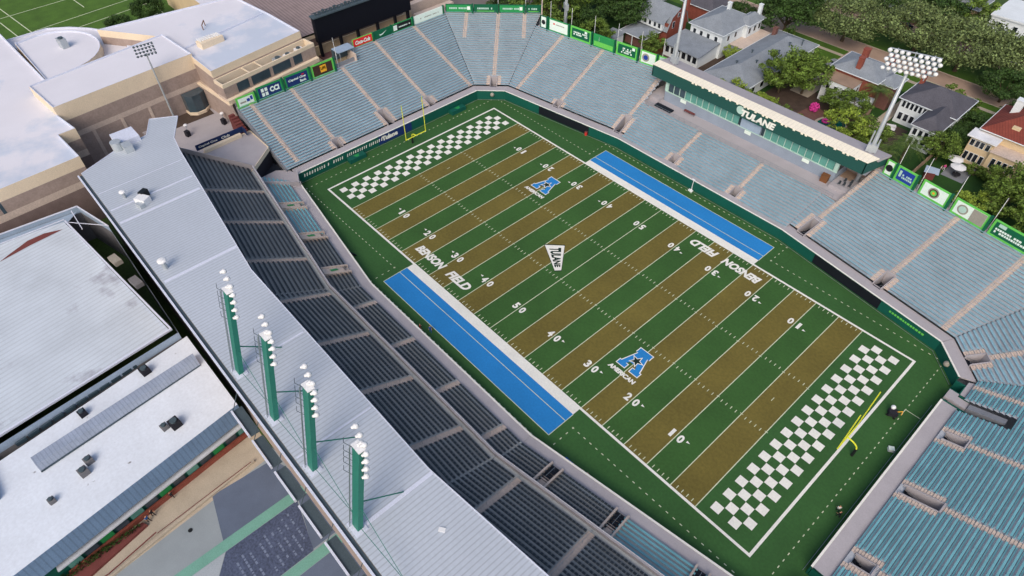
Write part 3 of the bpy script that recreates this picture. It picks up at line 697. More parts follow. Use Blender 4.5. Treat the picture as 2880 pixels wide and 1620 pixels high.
mb.hexa([(-26.4, 50.5, 11.1), (-26.2, 50.5, 11.1), (-26.2, 57, 11.1), (-26.4, 57, 11.1)], [(-26.4, 50.5, 14.0), (-26.2, 50.5, 14.0), (-26.2, 57, 13.2), (-26.4, 57, 13.2)]); mb.build('fascia', 'fascia_green', pb)
mb = MB(); mb.hexa([(-26.5, 50.4, 13.9), (27.5, 50.4, 13.9), (28.4, 53.4, 13.9), (-26.5, 53.0, 13.9)], [(-26.5, 50.4, 14.02), (27.5, 50.4, 14.02), (28.4, 53.4, 14.1), (-26.5, 53.0, 14.1)]); 
for i in range(44):
    x = -15+i*.93
    if (i*7) % 5 < 3: mb.bb(x, x+.5, 50.36, 50.48, 13.62, 13.95)
mb.build('roof_edge', 'roof_cream', pb)
mb = MB(); mb.hexa([(-26.5, 53.0, 13.2), (28.4, 53.4, 13.2), (29.2, 57.6, 12.9), (-26.5, 57.6, 12.9)], [(-26.5, 53.0, 14.0), (28.4, 53.4, 14.0), (29.2, 57.6, 13.2), (-26.5, 57.6, 13.2)]); mb.build('roof', 'concrete', pb)
mb = MB(); mb.bb(-26.4, 28.2, 56.8, 57.4, 0, 13.0); mb.build('rear_wall', 'taupe', pb)
mb = MB(); mb.bb(-26.4, 28, 50.75, 56.8, 11.0, 11.15); mb.build('ceiling', 'concrete_grey', pb)
mb = MB(); text(mb, 'TULANE', (-1.3, 50.44, 11.5), (1, 0, 0), (0, 0, 1), 8.6, 1.65, bold=.06, shear=.2)
mb.build('lettering', 'paint_white', pb)
mb = MB(); mb.quad(*[(-1.6+.95*cos(pi*i/8)*1.0, 50.46, 12.7+.95*sin(pi*i/8)) for i in range(16)]); em = mb.build('emblem', 'frame_pale', pb)
for sx, nm in ((-17.5, 'left'), (0.4, 'middle'), (14.8, 'right')):
    tag(MB().bb(sx, sx+1.6, 51.12, 51.2, 7.5, 8.3).build('wall_notice', 'sign_white'), {'left': 'small white notice below the windows at the left end of the press box', 'middle': 'small white notice below the windows under the blank wall panel', 'right': 'small white notice below the windows at the right end of the press box'}[nm], 'notice')
for k, (x0, x1) in enumerate(((-26.0, -22.5), (22.5, 27.2))):
    t = thing('broadcast_deck', ['open broadcast deck at the left end of the press box', 'open broadcast deck with dark chairs at the right end of the press box'][k], 'deck', ((x0+x1)/2, 53, 5.8))
    MB().bb(x0, x1, 49.4, 56.7, 5.86, 6.6).build('platform', 'concrete', t); mb = MB(); mb.path([(x0, 49.5, 7.5), (x1, 49.5, 7.5)], .03, 4); mb.build('railing', 'rail', t)
    if k:
        MB().bb(x0+.2, x1-2, 53.5, 56.5, 6.6, 6.7).build('floor_board', 'wood_pale', t)
ch = thing('folding_chair', 'dark folding chair on the right broadcast deck of the press box', 'chair', (0, 0, 0), 'chairs on the broadcast deck')
MB().box((0, 0, .45), (.45, .45, .05)).build('seat', 'seat_dark', ch); MB().box((0, .22, .75), (.45, .05, .5)).build('backrest', 'seat_dark', ch); mb = MB()
for a in (-.2, .2):
    for b in (-.2, .2): mb.tube((a, b, 0), (a, b, .45), .02, n=4)
mb.build('frame', 'rail_dark', ch)
cp = [(24.0, 50.6), (24.9, 50.8), (25.9, 51.2), (24.4, 52.2), (25.6, 52.6)]
for i, (x, y) in enumerate(cp):
    c_ = ch if i == 0 else copy_tree(ch); c_.location = (x, y, 6.6)
t = thing('wooden_box', 'brown wooden box standing against the press box wall', 'box', (20.9, 50.7, 5.86)); MB().box((20.9, 50.6, 6.6), (1.5, 1.2, 1.5), .1).build('crate_body', 'wood', t); MB().box((20.9, 50.6, 7.4), (1.6, 1.3, .08), .1).build('lid', 'wood', t)
t = thing('plastic_table', 'low dark table pushed against the grey press box wall', 'table', (-14, 50.6, 5.9)); MB().bb(-15.6, -12.6, 50.3, 51.0, 6.4, 6.5).build('top', 'dirt_red', t); mb = MB()
for a in (-15.5, -14.1, -12.7): mb.tube((a, 50.6, 5.86), (a, 50.6, 6.4), .05, n=4)
mb.build('leg_frame', 'cloth_dark', t)
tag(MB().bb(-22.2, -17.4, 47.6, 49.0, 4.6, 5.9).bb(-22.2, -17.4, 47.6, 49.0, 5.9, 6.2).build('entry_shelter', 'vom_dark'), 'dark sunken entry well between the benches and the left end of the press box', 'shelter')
# tall white floodlight towers behind the far stands
def tower(root, h, n=34, half=False):
    mb = MB(); mb.tube((0, 0, 0), (0, 0, h), .55, .32, 12); mb.build('pole', 'galv', root, smooth=True)
    mb = MB(); mb.box((0, 0, 14.8), (2.0, .9, 1.6)); mb.tube((-.8, 0, 12.5), (-.8, 0, 18.5), .16, n=6); mb.tube((.8, 0, 12.5), (.8, 0, 17), .16, n=6); mb.build('control_box', 'galv', root)
    mb = MB()
    for j in range(5): mb.bb(-4.2, 4.2, -.1-.25*j, .1-.25*j, h+.3+.95*j, h+.45+.95*j)
    for x in (-3, 0, 3): mb.tube((x, 0, h-.8), (x, -1.0, h+4.4), .09, n=5)
    mb.build('crossarm', 'galv', root)
    for j in range(5):
        for i in range(9):
            if (i+j) % 9 == 8 and j in (0, 4): continue
            x = -4+i+(.3 if j % 2 else -.2); z = h+.3+.95*j
            mb = MB(); mb.ball((x, -.7-.25*j, z), .42, 8, 6, (1, .9, .9)); mb.tube((x, -.2-.25*j, z+.1), (x, -.7-.25*j, z), .14, .3, 6)
            mb.build('floodlight', 'lamp_white', root, smooth=True)
tw = thing('floodlight_tower', 'tall white floodlight tower rising beside the right end of the press box', 'floodlight tower', (0, 0, 0), 'tall floodlight towers'); tower(tw, 31.0)
tw.location = (25.9, 54.6, 0); tw.rotation_euler = (0, 0, radians(18))
tw2 = copy_tree(tw, (-23.4, 54.6, 0), radians(-12), None, 'tall white floodlight tower rising beside the left end of the press box')
tw3 = copy_tree(tw, (-61.5, 56.5, 0), radians(-30), None, 'white floodlight tower pole behind the white sign near the top corner')
# ================================================================== rim signs
def disc(mb, c, ux, uz, r, n=16, off=(0, 0, 0), mi=0):
    mb.quad(*[tuple(c[k]+ux[k]*r*cos(2*pi*i/n)+uz[k]*r*sin(2*pi*i/n)+off[k] for k in range(3)) for i in range(n)], mi=mi)
def strokes(mb, F, s0, s1, d, z0, z1, rows, rr, fill=.7):
    h = (z1-z0)/rows
    for r in range(rows):
        s = s0
        while s < s1-.2:
            w = rr.uniform(.22, .42)
            if rr.random() < .84:
                zz = z0+r*h; mb.quad(P3(F, s, d, zz), P3(F, s+w, d, zz), P3(F, s+w, d, zz+h*fill), P3(F, s, d, zz+h*fill))
            s += w+.10
def sign(F, s0, s1, d, z0, h, border, panel, label, content=None, bw=.45):
    t = thing('advertising_sign', label, 'sign', P3(F, (s0+s1)/2, d, z0))
    mb = MB(); slab(mb, F, s0, s1, d, d+.2, z0, z0+h); mb.build('frame', border, t)
    mb = MB(); slab(mb, F, s0+bw, s1-bw, d-.03, d-.003, z0+bw*1.1, z0+h-bw*.8); mb.build('panel', panel, t)
    if content: content(t, F, s0+bw, s1-bw, d-.05, z0+bw*1.1, z0+h-bw*.8)
    mb = MB(); slab(mb, F, s1+.02, s1+.42, d-.25, d+.3, z0-.3, z0+h+.15); mb.build('post', 'sign_dkgreen', t)
    return t
def word(txt, m, w=.8, h=.5, a=.1, b=.25, shear=0, bold=.04):
    def f(t, F, s0, s1, d, z0, z1):
        mb = MB(); tt = FAC[F][2]; text(mb, txt, P3(F, s0+(s1-s0)*a, d-.01, z0+(z1-z0)*b), (tt[0], tt[1], 0), (0, 0, 1), (s1-s0)*w, (z1-z0)*h, bold, shear); mb.build('lettering', m, t)
    return f
def marks(m, rows=2, a=.1, b=.9, c=.25, e=.75, seed=1, extra=None):
    def f(t, F, s0, s1, d, z0, z1):
        mb = MB(); strokes(mb, F, s0+(s1-s0)*a, s0+(s1-s0)*b, d, z0+(z1-z0)*c, z0+(z1-z0)*e, rows, random.Random(seed)); mb.build('lettering', m, t)
        if extra: extra(t, F, s0, s1, d, z0, z1)
    return f
def seal(fr_, ms, r=.38):
    def f(t, F, s0, s1, d, z0, z1):
        tt = FAC[F][2]; n = FAC[F][1]
        for k, (m, q) in enumerate(ms):
            mb = MB(); dd = d-.02-.02*k; disc(mb, P3(F, s0+(s1-s0)*fr_, dd, (z0+z1)/2), (tt[0], tt[1], 0), (0, 0, 1), (z1-z0)*r*q); mb.build('emblem', m, t)
    return f
def both(*fs):
    def f(*a):
        for g_ in fs: g_(*a)
    return f
def blk(x0, x1, y0, y1, m):
    def f(t, F, s0, s1, d, z0, z1):
        w = s1-s0; h = z1-z0; mb = MB(); mb.quad(P3(F, s0+w*x0, d-.01, z0+h*y0), P3(F, s0+w*x1, d-.01, z0+h*y0), P3(F, s0+w*x1, d-.01, z0+h*y1), P3(F, s0+w*x0, d-.01, z0+h*y1)); mb.build('emblem', m, t)
    return f
EZ = 9.4
sign('E1', -29.1, -24.5, 21.9, EZ, 2.7, 'sign_lime', 'sign_white', 'white sign with blue shapes in a lime green frame, leftmost above the far end stand', both(blk(.55, .75, .3, .7, 'sign_blue'), blk(.8, .95, .4, .9, 'sign_blue'), blk(.1, .5, .3, .5, 'sign_grey')))
sign('E1', -23.9, -17.3, 21.9, EZ, 3.3, 'sign_green', 'sign_navy', 'navy sign reading CCI with four white squares, above the far end stand', both(word('CCI', 'sign_white', .42, .55, .5, .25, 0, .06), blk(.12, .24, .55, .9, 'sign_white'), blk(.28, .40, .55, .9, 'sign_white'), blk(.12, .24, .1, .45, 'sign_white'), blk(.28, .40, .1, .45, 'sign_white')))
sign('E1', -16.6, -10.0, 21.9, EZ, 3.4, 'sign_green', 'sign_navy', 'navy sign reading Capital One Bank with a small red swoosh, above the far end stand', both(word('Capital One', 'sign_white', .82, .28, .08, .42, .2), word('Bank', 'sign_white', .3, .26, .6, .1), blk(.72, .84, .74, .84, 'sign_red')))
sign('E1', -9.3, -3.1, 21.9, EZ, 3.5, 'sign_lime', 'sign_brown', 'brown sign with a gold shield and dark letters UPS, above the far end stand', both(blk(.36, .68, .2, .88, 'sign_gold'), word('UPS', 'sign_brown', .26, .3, .39, .42, 0, .05)))
sign('E1', 5.4, 11.4, 26.2, 10.9, 2.2, 'sign_lime', 'sign_red', 'red sign with white script Coca-Cola right of the little rim shelter', word('Coca-Cola', 'sign_white', .8, .55, .1, .22, .3), .15)
def swoosh(t, F, s0, s1, d, z0, z1):
    w = s1-s0; h = z1-z0; c = [(.28, .45), (.34, .25), (.5, .3), (.78, .75), (.48, .45), (.36, .42)]
    mb = MB(); mb.quad(*[P3(F, s0+w*a, d-.01, z0+h*b) for a, b in c]); mb.build('emblem', 'sign_white', t)
sign('E1', 11.9, 17.2, 26.2, 10.9, 2.2, 'sign_dkgreen', 'sign_dkgreen', 'dark green sign with one white swoosh behind the scoreboard', swoosh, .2)
sign('E1', 17.8, 24.2, 26.2, 10.9, 2.2, 'sign_green', 'sign_black', 'black sign with one line of white letters and a pale square', both(marks('sign_white', 1, .3, .95, .35, .6, 4), blk(.0, .2, .1, .9, 'sign_white')), .25)
sign('E1', 24.9, 34.6, 26.2, 10.9, 2.2, 'sign_white', 'sign_white', 'long white sign with grey marks ending at the top corner', marks('sign_grey', 1, .2, .9, .4, .6, 5), .1)
for k, (a, b) in enumerate(((-14.2, -6.9), (-6.3, .1), (.7, 7.6), (8.2, 12.2))):
    sign('C1', a, b, 26.4, 11.1, 2.3, 'sign_dkgreen', 'sign_green' if k in (0, 2) else 'sign_dkgreen', ['green sign with pale lettering, leftmost of the four at the top corner', 'dark green sign with one long pale line, second of four at the top corner', 'green sign with pale lettering and a white square, third of four at the top corner', 'short green sign with a pale line at the right end of the top corner'][k],
         both(marks('frame_pale', 1, .12, .82, .4, .75, 10+k), blk(.84, .96, .3, .8, 'sign_white') if k in (0, 2) else blk(.1, .9, .1, .2, 'sign_lime')), .2)
SZ = 9.65
sign('S1', -5.6, -3.4, 22.2, SZ, 3.4, 'sign_dkgreen', 'sign_white', 'narrow white sign with a dark dot at the left end of the sideline rim', seal(.5, [('sign_black', .6)]), .3)
sign('S1', -2.8, 3.8, 22.2, SZ, 3.4, 'sign_green', 'sign_white', 'white sign with faint red and grey marks near the top corner', both(marks('sign_grey', 1, .35, .8, .6, .75, 21), blk(.2, .3, .6, .75, 'sign_red')), .35)
sign('S1', 4.4, 11.0, 22.2, SZ, 3.4, 'sign_lime', 'sign_dkgreen', 'dark green sign with two rows of white letters, nearest the white sign', both(marks('sign_white', 2, .1, .9, .3, .75, 22), blk(.72, .86, .75, 1, 'sign_white')), .5)
sign('S1', 11.7, 18.1, 22.2, SZ, 3.4, 'sign_green', 'sign_lime', 'green and lime sign with a pale word between two dark green signs', both(blk(0, 1, .45, 1, 'sign_green'), blk(.25, .28, .5, .9, 'sign_white'), marks('frame_pale', 1, .34, .85, .5, .75, 23)), .3)
sign('S1', 18.8, 25.0, 22.2, SZ, 3.4, 'sign_lime', 'sign_dkgreen', 'dark green sign with stacked white letters left of the white circle sign', both(marks('sign_white', 3, .2, .8, .15, .8, 24), blk(.8, .95, .7, 1, 'sign_white')), .5)
sign('S1', 25.9, 30.5, 22.2, SZ, 3.4, 'sign_lime', 'sign_white', 'white sign with a blue grey circle beside the press box roof', seal(.32, [('sign_grey', 1), ('sign_blue', .6)]), .35)
sign('S1', 31.0, 33.5, 22.2, SZ, 3.4, 'sign_lime', 'frame_pale', 'narrow pale green sign touching the left end of the press box', None, .3)
sign('S3', -30.9, -29.0, 22.2, SZ, 3.4, 'sign_lime', 'sign_white', 'narrow white sign with a dark square dot right of the press box', seal(.5, [('sign_black', .7)]), .3)
sign('S3', -28.5, -24.3, 22.2, SZ, 3.4, 'sign_lime', 'sign_blue', 'blue sign with a pale emblem and pale letters in a lime frame', both(marks('frame_pale', 2, .3, .95, .25, .7, 31), blk(.08, .22, .3, .85, 'frame_pale')), .45)
sign('S3', -23.0, -17.4, 22.2, SZ, 3.4, 'sign_lime', 'sign_white', 'white sign with a brown round seal and gold centre', seal(.48, [('sign_grey', 1.1), ('sign_brown', .85), ('sign_lime', .6), ('sign_gold', .25)]), .4)
sign('S3', -16.3, -9.8, 22.2, SZ, 3.4, 'sign_lime', 'sign_white', 'half white half tan sign with a grey seal and a white bird-like mark', both(seal(.26, [('sign_grey', 1), ('frame_pale', .7)]), blk(.55, 1, 0, 1, 'sign_grey'), marks('sign_white', 3, .65, .9, .2, .75, 33)), .4)
sign('S3', -8.9, -1.6, 22.2, SZ, 3.4, 'sign_lime', 'sign_dkgreen', 'dark green sign with two rows of white letters at the right frame edge', both(marks('sign_white', 2, .06, .95, .2, .65, 34), blk(.1, .3, .72, .98, 'frame_pale')), .4)
sign('S3', -1.0, 5.6, 22.2, SZ, 3.4, 'sign_lime', 'sign_white', 'white sign beyond the last aisle of the far sideline stand', None, .4)
# thin net poles behind the rim signs
pole = thing('net_pole', 'x', 'pole', (0, 0, 0), 'thin white net poles behind the rim signs'); mb = MB(); mb.tube((0, 0, 0), (0, 0, 8.2), .075, .05, 6); mb.build('shaft', 'lamp_white', pole); mb = MB()
for q in range(6): mb.tube((0, 0, 2+q), (.0, .16, 2+q), .03, n=4)
mb.build('hook', 'galv', pole)
pl = [('E1', -1.5, 'at the left of the dark shelter roof'), ('C1', .4, 'behind the second sign of the top corner'), ('C1', 8.0, 'behind the third sign of the top corner'), ('S1', -2.8, 'behind the narrow dotted sign'), ('S1', 4.1, 'between the white sign and the first dark green sign'), ('S1', 11.4, 'between the first dark green sign and the lime sign'), ('S1', 18.5, 'at the left edge of the stacked-letter sign'), ('S1', 25.4, 'left of the blue circle sign'), ('S1', 31.6, 'just left of the press box roof'),
      ('S3', -28.8, 'between the dotted sign and the blue sign'), ('S3', -23.6, 'between the blue sign and the round seal sign'), ('S3', -16.8, 'between the round seal sign and the tan sign'), ('S3', -9.3, 'left of the two-row dark green sign at the frame edge')]
for k, (F, s, w) in enumerate(pl):
    c_ = pole if k == 0 else copy_tree(pole); rz = 23.0 if F[0] == 'S' else (27.2 if F == 'C1' else 22.9)
    c_.location = P3(F, s, rz, 9.0); c_['label'] = 'thin white net pole '+w
# ================================================================== goal posts
def goal(root, sgn):
    # base outside, arm reaching over the end line
    mb = MB(); mb.tube((1.9*sgn, 0, 0), (1.9*sgn, 0, 1.9), .22, n=10); mb.build('base_pad', 'black_pad', root)
    mb = MB(); pts = [(1.9*sgn, 0, 1.8)]+[(sgn*(1.9*cos(a)), 0, 1.95+1.1*sin(a)) for a in [pi/12*i for i in range(7)]]
    mb.path(pts, .12, 8); mb.build('gooseneck', 'goal_yellow', root)
    mb = MB(); mb.tube((0, -2.95, 3.05), (0, 2.95, 3.05), .11, n=8); mb.build('crossbar', 'goal_yellow', root)
    for y in (-2.85, 2.85):
        mb = MB(); mb.tube((0, y, 3.05), (0, y, 12.2), .085, n=6); mb.build('upright', 'goal_yellow', root)
g1 = thing('goal_post', 'yellow goal post standing behind the far end line', 'goal post', (-54.95, 0, 0), 'goal posts'); ORG[g1.name] = Vector(); goal(g1, -1)
g2 = thing('goal_post', 'yellow goal post standing behind the near end line', 'goal post', (54.95, 0, 0), 'goal posts'); ORG[g2.name] = Vector(); goal(g2, 1)
# ================================================================== scoreboard
sb = thing('scoreboard', 'large black scoreboard on columns behind the far end stand', 'scoreboard', (-100, 17, 0))
mb = MB(); mb.bb(-101.6, -100, 2.0, 32.3, 8.9, 15.6); mb.build('screen', 'screen_black', sb)
mb = MB()
for y in (2.6, 9, 14.5, 21, 27, 31.5): mb.bb(-101.2, -100.4, y-.35, y+.35, 0, 8.9)
mb.build('column', 'screen_black', sb)
mb = MB(); mb.bb(-101.9, -99.6, 1.7, 32.6, 15.605, 15.9)
for k in range(26): y = 3+k*1.15; mb.bb(-101.2, -100.6, y, y+.5, 15.9, 16.4+(k % 3)*.25)
mb.tube((-100.9, 2, 16.6), (-100.9, 32, 16.6), .12, n=4); mb.build('top_truss', 'rail_dark', sb)
t = thing('rim_shelter', 'small flat grey roofed shelter on the rim between brown and red signs', 'shelter', (-86.5, 1.5, 9)); mb = MB(); mb.box((-87.2, 2.1, 12.3), (3.2, 4.8, .2)); mb.build('roof', 'grey_fascia', t); mb = MB(); mb.box((-88.3, 1.9, 11), (1.2, 4.6, 2.4)); mb.build('back_wall', 'rail_dark', t); mb = MB()
for y in (.2, 4.2): mb.tube((-85.8, y, 9.2), (-85.8, y, 12.3), .08, n=5)
mb.build('post', 'galv', t)
# ================================================================== buildings around the top left
def bands(mb, poly, levels, close=True):
    """levels: list of (z0, z1, material index); stacked wall strips"""
    n = len(poly)
    for z0, z1, mi in levels:
        for i in range(n if close else n-1):
            a = poly[i]; b = poly[(i+1) % n]
            mb.quad((a[0], a[1], z0), (b[0], b[1], z0), (b[0], b[1], z1), (a[0], a[1], z1), mi=mi)
def inset(poly, g):
    n = len(poly); A_ = sum(poly[i][0]*poly[(i+1) % n][1]-poly[(i+1) % n][0]*poly[i][1] for i in range(n)); sg = 1 if A_ > 0 else -1; out = []
    for i in range(n):
        p0, p1, p2 = [Vector(poly[(i+k) % n]) for k in (-1, 0, 1)]
        e1 = (p1-p0).normalized(); e2 = (p2-p1).normalized(); n1 = Vector((-e1.y, e1.x))*sg; n2 = Vector((-e2.y, e2.x))*sg
        b = (n1+n2); k = g/max(.35, b.length_squared/2) ; out.append((p1.x+b.x*k/1.0*.5*2/2, p1.y+b.y*k/1.0*.5*2/2))
    return out
def flatroof(root, poly, z, ph=.5, w=.4, m='roof_white', mp='roof_strip'):
    q = inset(poly, w); mb = MB(); mb.quad(*[(a, b, z-ph) for a, b in q]); mb.build('roof', m, root)
    mb = MB(); n = len(poly)
    for i in range(n):
        j = (i+1) % n
        mb.quad((*poly[i], z), (*poly[j], z), (*q[j], z), (*q[i], z)); mb.quad((*q[i], z-ph), (*q[j], z-ph), (*q[j], z), (*q[i], z))
    mb.build('roof_parapet', mp, root)
cb = thing('campus_building', 'large cream and taupe campus building with white flat roofs left of the far end', 'building', (-105, -45, 0))
WM = ['cream', 'taupe', 'concrete_warm', 'taupe_dark']
Mp = [(-98.2, -61.9), (-101.0, -30.0), (-115.9, -31.2), (-111.5, -63.1)]
mb = MB(); bands(mb, Mp, [(0, 9.0, 1), (9.0, 10.2, 2), (10.2, 13.3, 1), (13.3, 17.0, 0)]); 
for y in (-57, -50.5, -44): x = -98.2-(y+61.9)*2.8/31.9; mb.box((x+.02, y, 4.6), (.12, .7, 8.7), mi=2)
mb.build('wall', WM, cb); flatroof(cb, Mp, 17.0, .35)
Lp = [(-150, -60.6), (-116.5, -59.2), (-98.6, -61.9), (-90.4, -60.7), (-90.3, -64.1), (-79.4, -63.4), (-78.6, -78.1), (-76.5, -118), (-150, -118)]
mb = MB(); bands(mb, Lp, [(0, 8.5, 3), (8.5, 10.0, 2), (10.0, 12.6, 1), (12.6, 15.1, 0)]); mb.build('wall', WM, cb); flatroof(cb, Lp, 15.1, .6)
y = -64.6; k = 0
while y > -110:
    x = -79.33+(y+63.4)*(-.8)/(-14.7) if y > -78 else -78.6+(y+78.1)*2.1/(-39.9)
    mb = MB(); mb.hexa([(x-.2, y-2.05, 10.03), (x+.06, y-2.05, 10.03), (x+.02, y, 10.03), (x-.2, y, 10.03)], [(x-.2, y-2.05, 12.57), (x+.06, y-2.05, 12.57), (x+.02, y, 12.57), (x-.2, y, 12.57)]); mb.build('window', 'glass_dark', cb)
    k += 1; y -= 2.13+(.9 if k % 3 == 0 else .04)
Np = [(-91.0, -30.0), (-94.9, -4.7), (-109.5, -5.6), (-126, -7.5), (-131, -42), (-116.0, -31.6), (-101.1, -30.3)]
mb = MB(); bands(mb, Np, [(0, 9.2, 1), (9.2, 10.1, 2), (10.1, 14.6, 1), (14.6, 16.4, 0)]); mb.build('wall', WM, cb); flatroof(cb, Np, 16.4, .4)
mb = MB(); mb.hexa([(-106.3, -30.0, 16.0), (-105.9, -30.0, 16.0), (-110.6, -6.8, 16.0), (-111, -6.8, 16.0)], [(-106.3, -30.0, 16.45), (-105.9, -30.0, 16.45), (-110.6, -6.8, 16.45), (-111, -6.8, 16.45)]); mb.build('roof_curb', 'roof_strip', cb)
Fp = [(-87.1, -29.8), (-91.0, -3.6), (-94.85, -4.2), (-90.95, -30.2)]
mb = MB(); bands(mb, Fp, [(0, 9.6, 1), (9.6, 10.8, 2), (10.8, 13.4, 1), (13.4, 14.3, 0)]); mb.build('wall', WM, cb)
q = inset(Fp, .7); mb = MB(); n = 4
for i in range(4):
    j = (i+1) % 4; mb.quad((*Fp[i], 14.3), (*Fp[j], 14.3), (*q[j], 14.3), (*q[i], 14.3)); mb.quad((*q[i], 12.0), (*q[j], 12.0), (*q[j], 14.3), (*q[i], 14.3))
for f in (.28, .42): 
    a = Vector(q[0]).lerp(Vector(q[1]), f); b = Vector(q[3]).lerp(Vector(q[2]), f); mb.tube((a.x, a.y, 14.2), (b.x, b.y, 14.2), .18, n=4)
mb.build('roof_parapet', 'cream', cb); mb = MB(); mb.quad(*[(a, b, 12.0) for a, b in q]); mb.build('well_floor', 'concrete_grey', cb)
def fpt(y, o=0): return (-87.1+(y+29.8)*(-3.9)/26.2+o)
for a, b in ((-26.4, -23.3), (-22.4, -17.3), (-16.4, -11.3), (-10.3, -7.8)):
    mb = MB(); mb.hexa([(fpt(a, -.25), a, 11.1), (fpt(a, .05), a, 11.1), (fpt(b, .05), b, 11.1), (fpt(b, -.25), b, 11.1)], [(fpt(a, -.25), a, 13.3), (fpt(a, .05), a, 13.3), (fpt(b, .05), b, 13.3), (fpt(b, -.25), b, 13.3)]); mb.build('window', 'glass_dark', cb)
mb = MB(); mb.hexa([(-87.2, -29.9, 9.7), (-86.0, -29.9, 9.7), (-89.9, -3.6, 9.7), (-91.1, -3.6, 9.7)], [(-87.2, -29.9, 10.75), (-86.0, -29.9, 10.75), (-89.9, -3.6, 10.75), (-91.1, -3.6, 10.75)]); mb.build('ledge', 'cream', cb)
Kp = [(-122, -57), (-150, -60.4), (-150, -50.3), (-146.5, -45.5), (-142, -41.6), (-137, -38.8), (-131, -37.8), (-125, -37.9), (-117, -31.5), (-112.6, -57)]
mb = MB(); bands(mb, Kp, [(0, 13.0, 0)]); mb.build('wall', WM, cb); flatroof(cb, Kp, 13.0, .4)
ov = [(-141.5, -59.3)]+[(-130+12.5*cos(a), -54+11*sin(a)) for a in [pi-pi*.98*i/14 for i in range(15)]]+[(-114, -59)]
mb = MB(); bands(mb, ov, [(12.7, 14.9, 0)]); mb.build('drum_wall', WM, cb); flatroof(cb, ov, 14.9, .4)
# corner glass bay and the walled terrace
mb = MB(); mb.prism([(-101.2, -36.2), (-98.8, -36.0), (-97.6, -34.6), (-97.7, -32.6), (-98.9, -31.0), (-101.2, -30.8)], 4.6, 8.8); mb.build('glass_bay', 'glass_dark', cb)
mb = MB(); mb.prism([(-101.2, -36.4), (-98.6, -36.2), (-97.3, -34.7), (-97.4, -32.5), (-98.8, -30.9), (-101.2, -30.8)], 3.9, 4.6); mb.build('bay_base', 'cream', cb)
mb = MB(); mb.bb(-95, -92.8, -25, -23, 12, 12.01); mb.build('well_floor', 'concrete_grey', cb)
def unit(name, label, x, y, z, sz, m='galv', grp=None, fan=True):
    t = thing(name, label, 'roof unit', (x, y, z), grp); mb = MB(); mb.box((x, y, z+sz[2]/2), sz, .15); mb.build('cabinet', m, t)
    if fan: mb = MB(); mb.tube((x, y, z+sz[2]), (x, y, z+sz[2]+.3), min(sz[0], sz[1])*.36, n=10); mb.build('fan', 'rail_dark', t)
    return t
unit('roof_unit', 'blue grey ball-like tank unit in the sunken roof well', -90.9, -13.8, 12.02, (1.8, 2.2, 1.9))
unit('roof_unit', 'white roof unit beside the tank in the sunken roof well', -91.5, -10.8, 12.02, (1.6, 2, 1.6), 'lamp_white')
unit('roof_unit', 'rightmost white roof unit in the sunken roof well', -92.3, -7.4, 12.02, (1.4, 2, 1.7), 'lamp_white')
unit('roof_unit', 'low grey roof unit at the left end of the sunken roof well', -89.3, -26.6, 12.02, (1.6, 1.2, .9))
unit('roof_unit', 'grey box unit with dark vents on the rounded white roof', -131.5, -50.5, 14.52, (2.4, 1.6, 2.2))
t = thing('skylight_box', 'cream roof box with white ribbed top on the upper campus roof', 'roof box', (-104, -24, 16)); mb = MB(); mb.box((-104.6, -23.8, 16.7), (2.6, 6.0, 1.4), .15); mb.build('box_wall', 'cream', t); mb = MB()
for i in range(9): mb.box((-105.2+.1*i*.0, -26.2+i*.62, 17.5), (2.0, .35, .2), .15)
mb.build('top_rib', 'lamp_white', t)
t = thing('exhaust_pipe', 'rusty pipe bracket standing on the upper campus roof', 'pipe', (-113, -22, 16)); mb = MB(); mb.path([(-113, -22, 16), (-113, -22, 17.2), (-115, -20.6, 17.4), (-115, -20.6, 16.1)], .12, 6); mb.build('pipe', 'wood', t)
# terrace, white club roof, corner canopy
te = thing('club_terrace', 'raised terrace behind navy banners between the building and the covered stand', 'terrace', (-92, -36, 0))
mb = MB(); mb.prism([(-101, -31), (-82, -29.6), (-80.5, -43), (-100, -48)], 0, 3.9); mb.build('floor_slab', 'concrete', te)
mb = MB(); mb.hexa([(-101, -31.2, 3.9), (-101, -30.8, 3.9), (-83.5, -29.3, 3.9), (-83.5, -29.7, 3.9)], [(-101, -31.2, 9.6), (-101, -30.8, 9.6), (-86, -29.5, 9.6), (-86, -29.9, 9.6)]); mb.build('side_wall', 'taupe', te)
mb = MB(); mb.hexa([(-101, -31.4, 9.6), (-101, -30.6, 9.6), (-85.9, -29.3, 9.6), (-85.9, -30.1, 9.6)], [(-101, -31.4, 9.9), (-101, -30.6, 9.9), (-85.9, -29.3, 9.9), (-85.9, -30.1, 9.9)]); mb.build('wall_cap', 'cream', te)
mb = MB(); mb.bb(-100.8, -95.5, -46, -31.5, 3.91, 3.94); mb.build('painted_floor_shade', 'soil_and_shade', te)  # dark brown sheet paints shade onto the terrace slab
nb = thing('banner_fence', 'navy banner along the terrace edge with white Capital One lettering', 'banner', (-80, -36.5, 6))
mb = MB(); mb.bb(-79.6, -79.5, -42.2, -31.0, 6.1, 7.5); mb.bb(-79.6, -77.6, -31.0, -30.9, 6.1, 7.6); mb.build('banner', 'navy_cloth', nb)
mb = MB(); text(mb, 'Capital One', (-79.63, -36.4, 6.5), (0, -1, 0), (0, 0, 1), 4.5, .6, .03); text(mb, 'Capital One', (-79.47, -41.6, 6.5), (0, 1, 0), (0, 0, 1), 4.4, .6, .03); text(mb, 'Club', (-79.47, -36.2, 6.5), (0, 1, 0), (0, 0, 1), 2, .6, .03); mb.build('lettering', 'paint_white', nb)
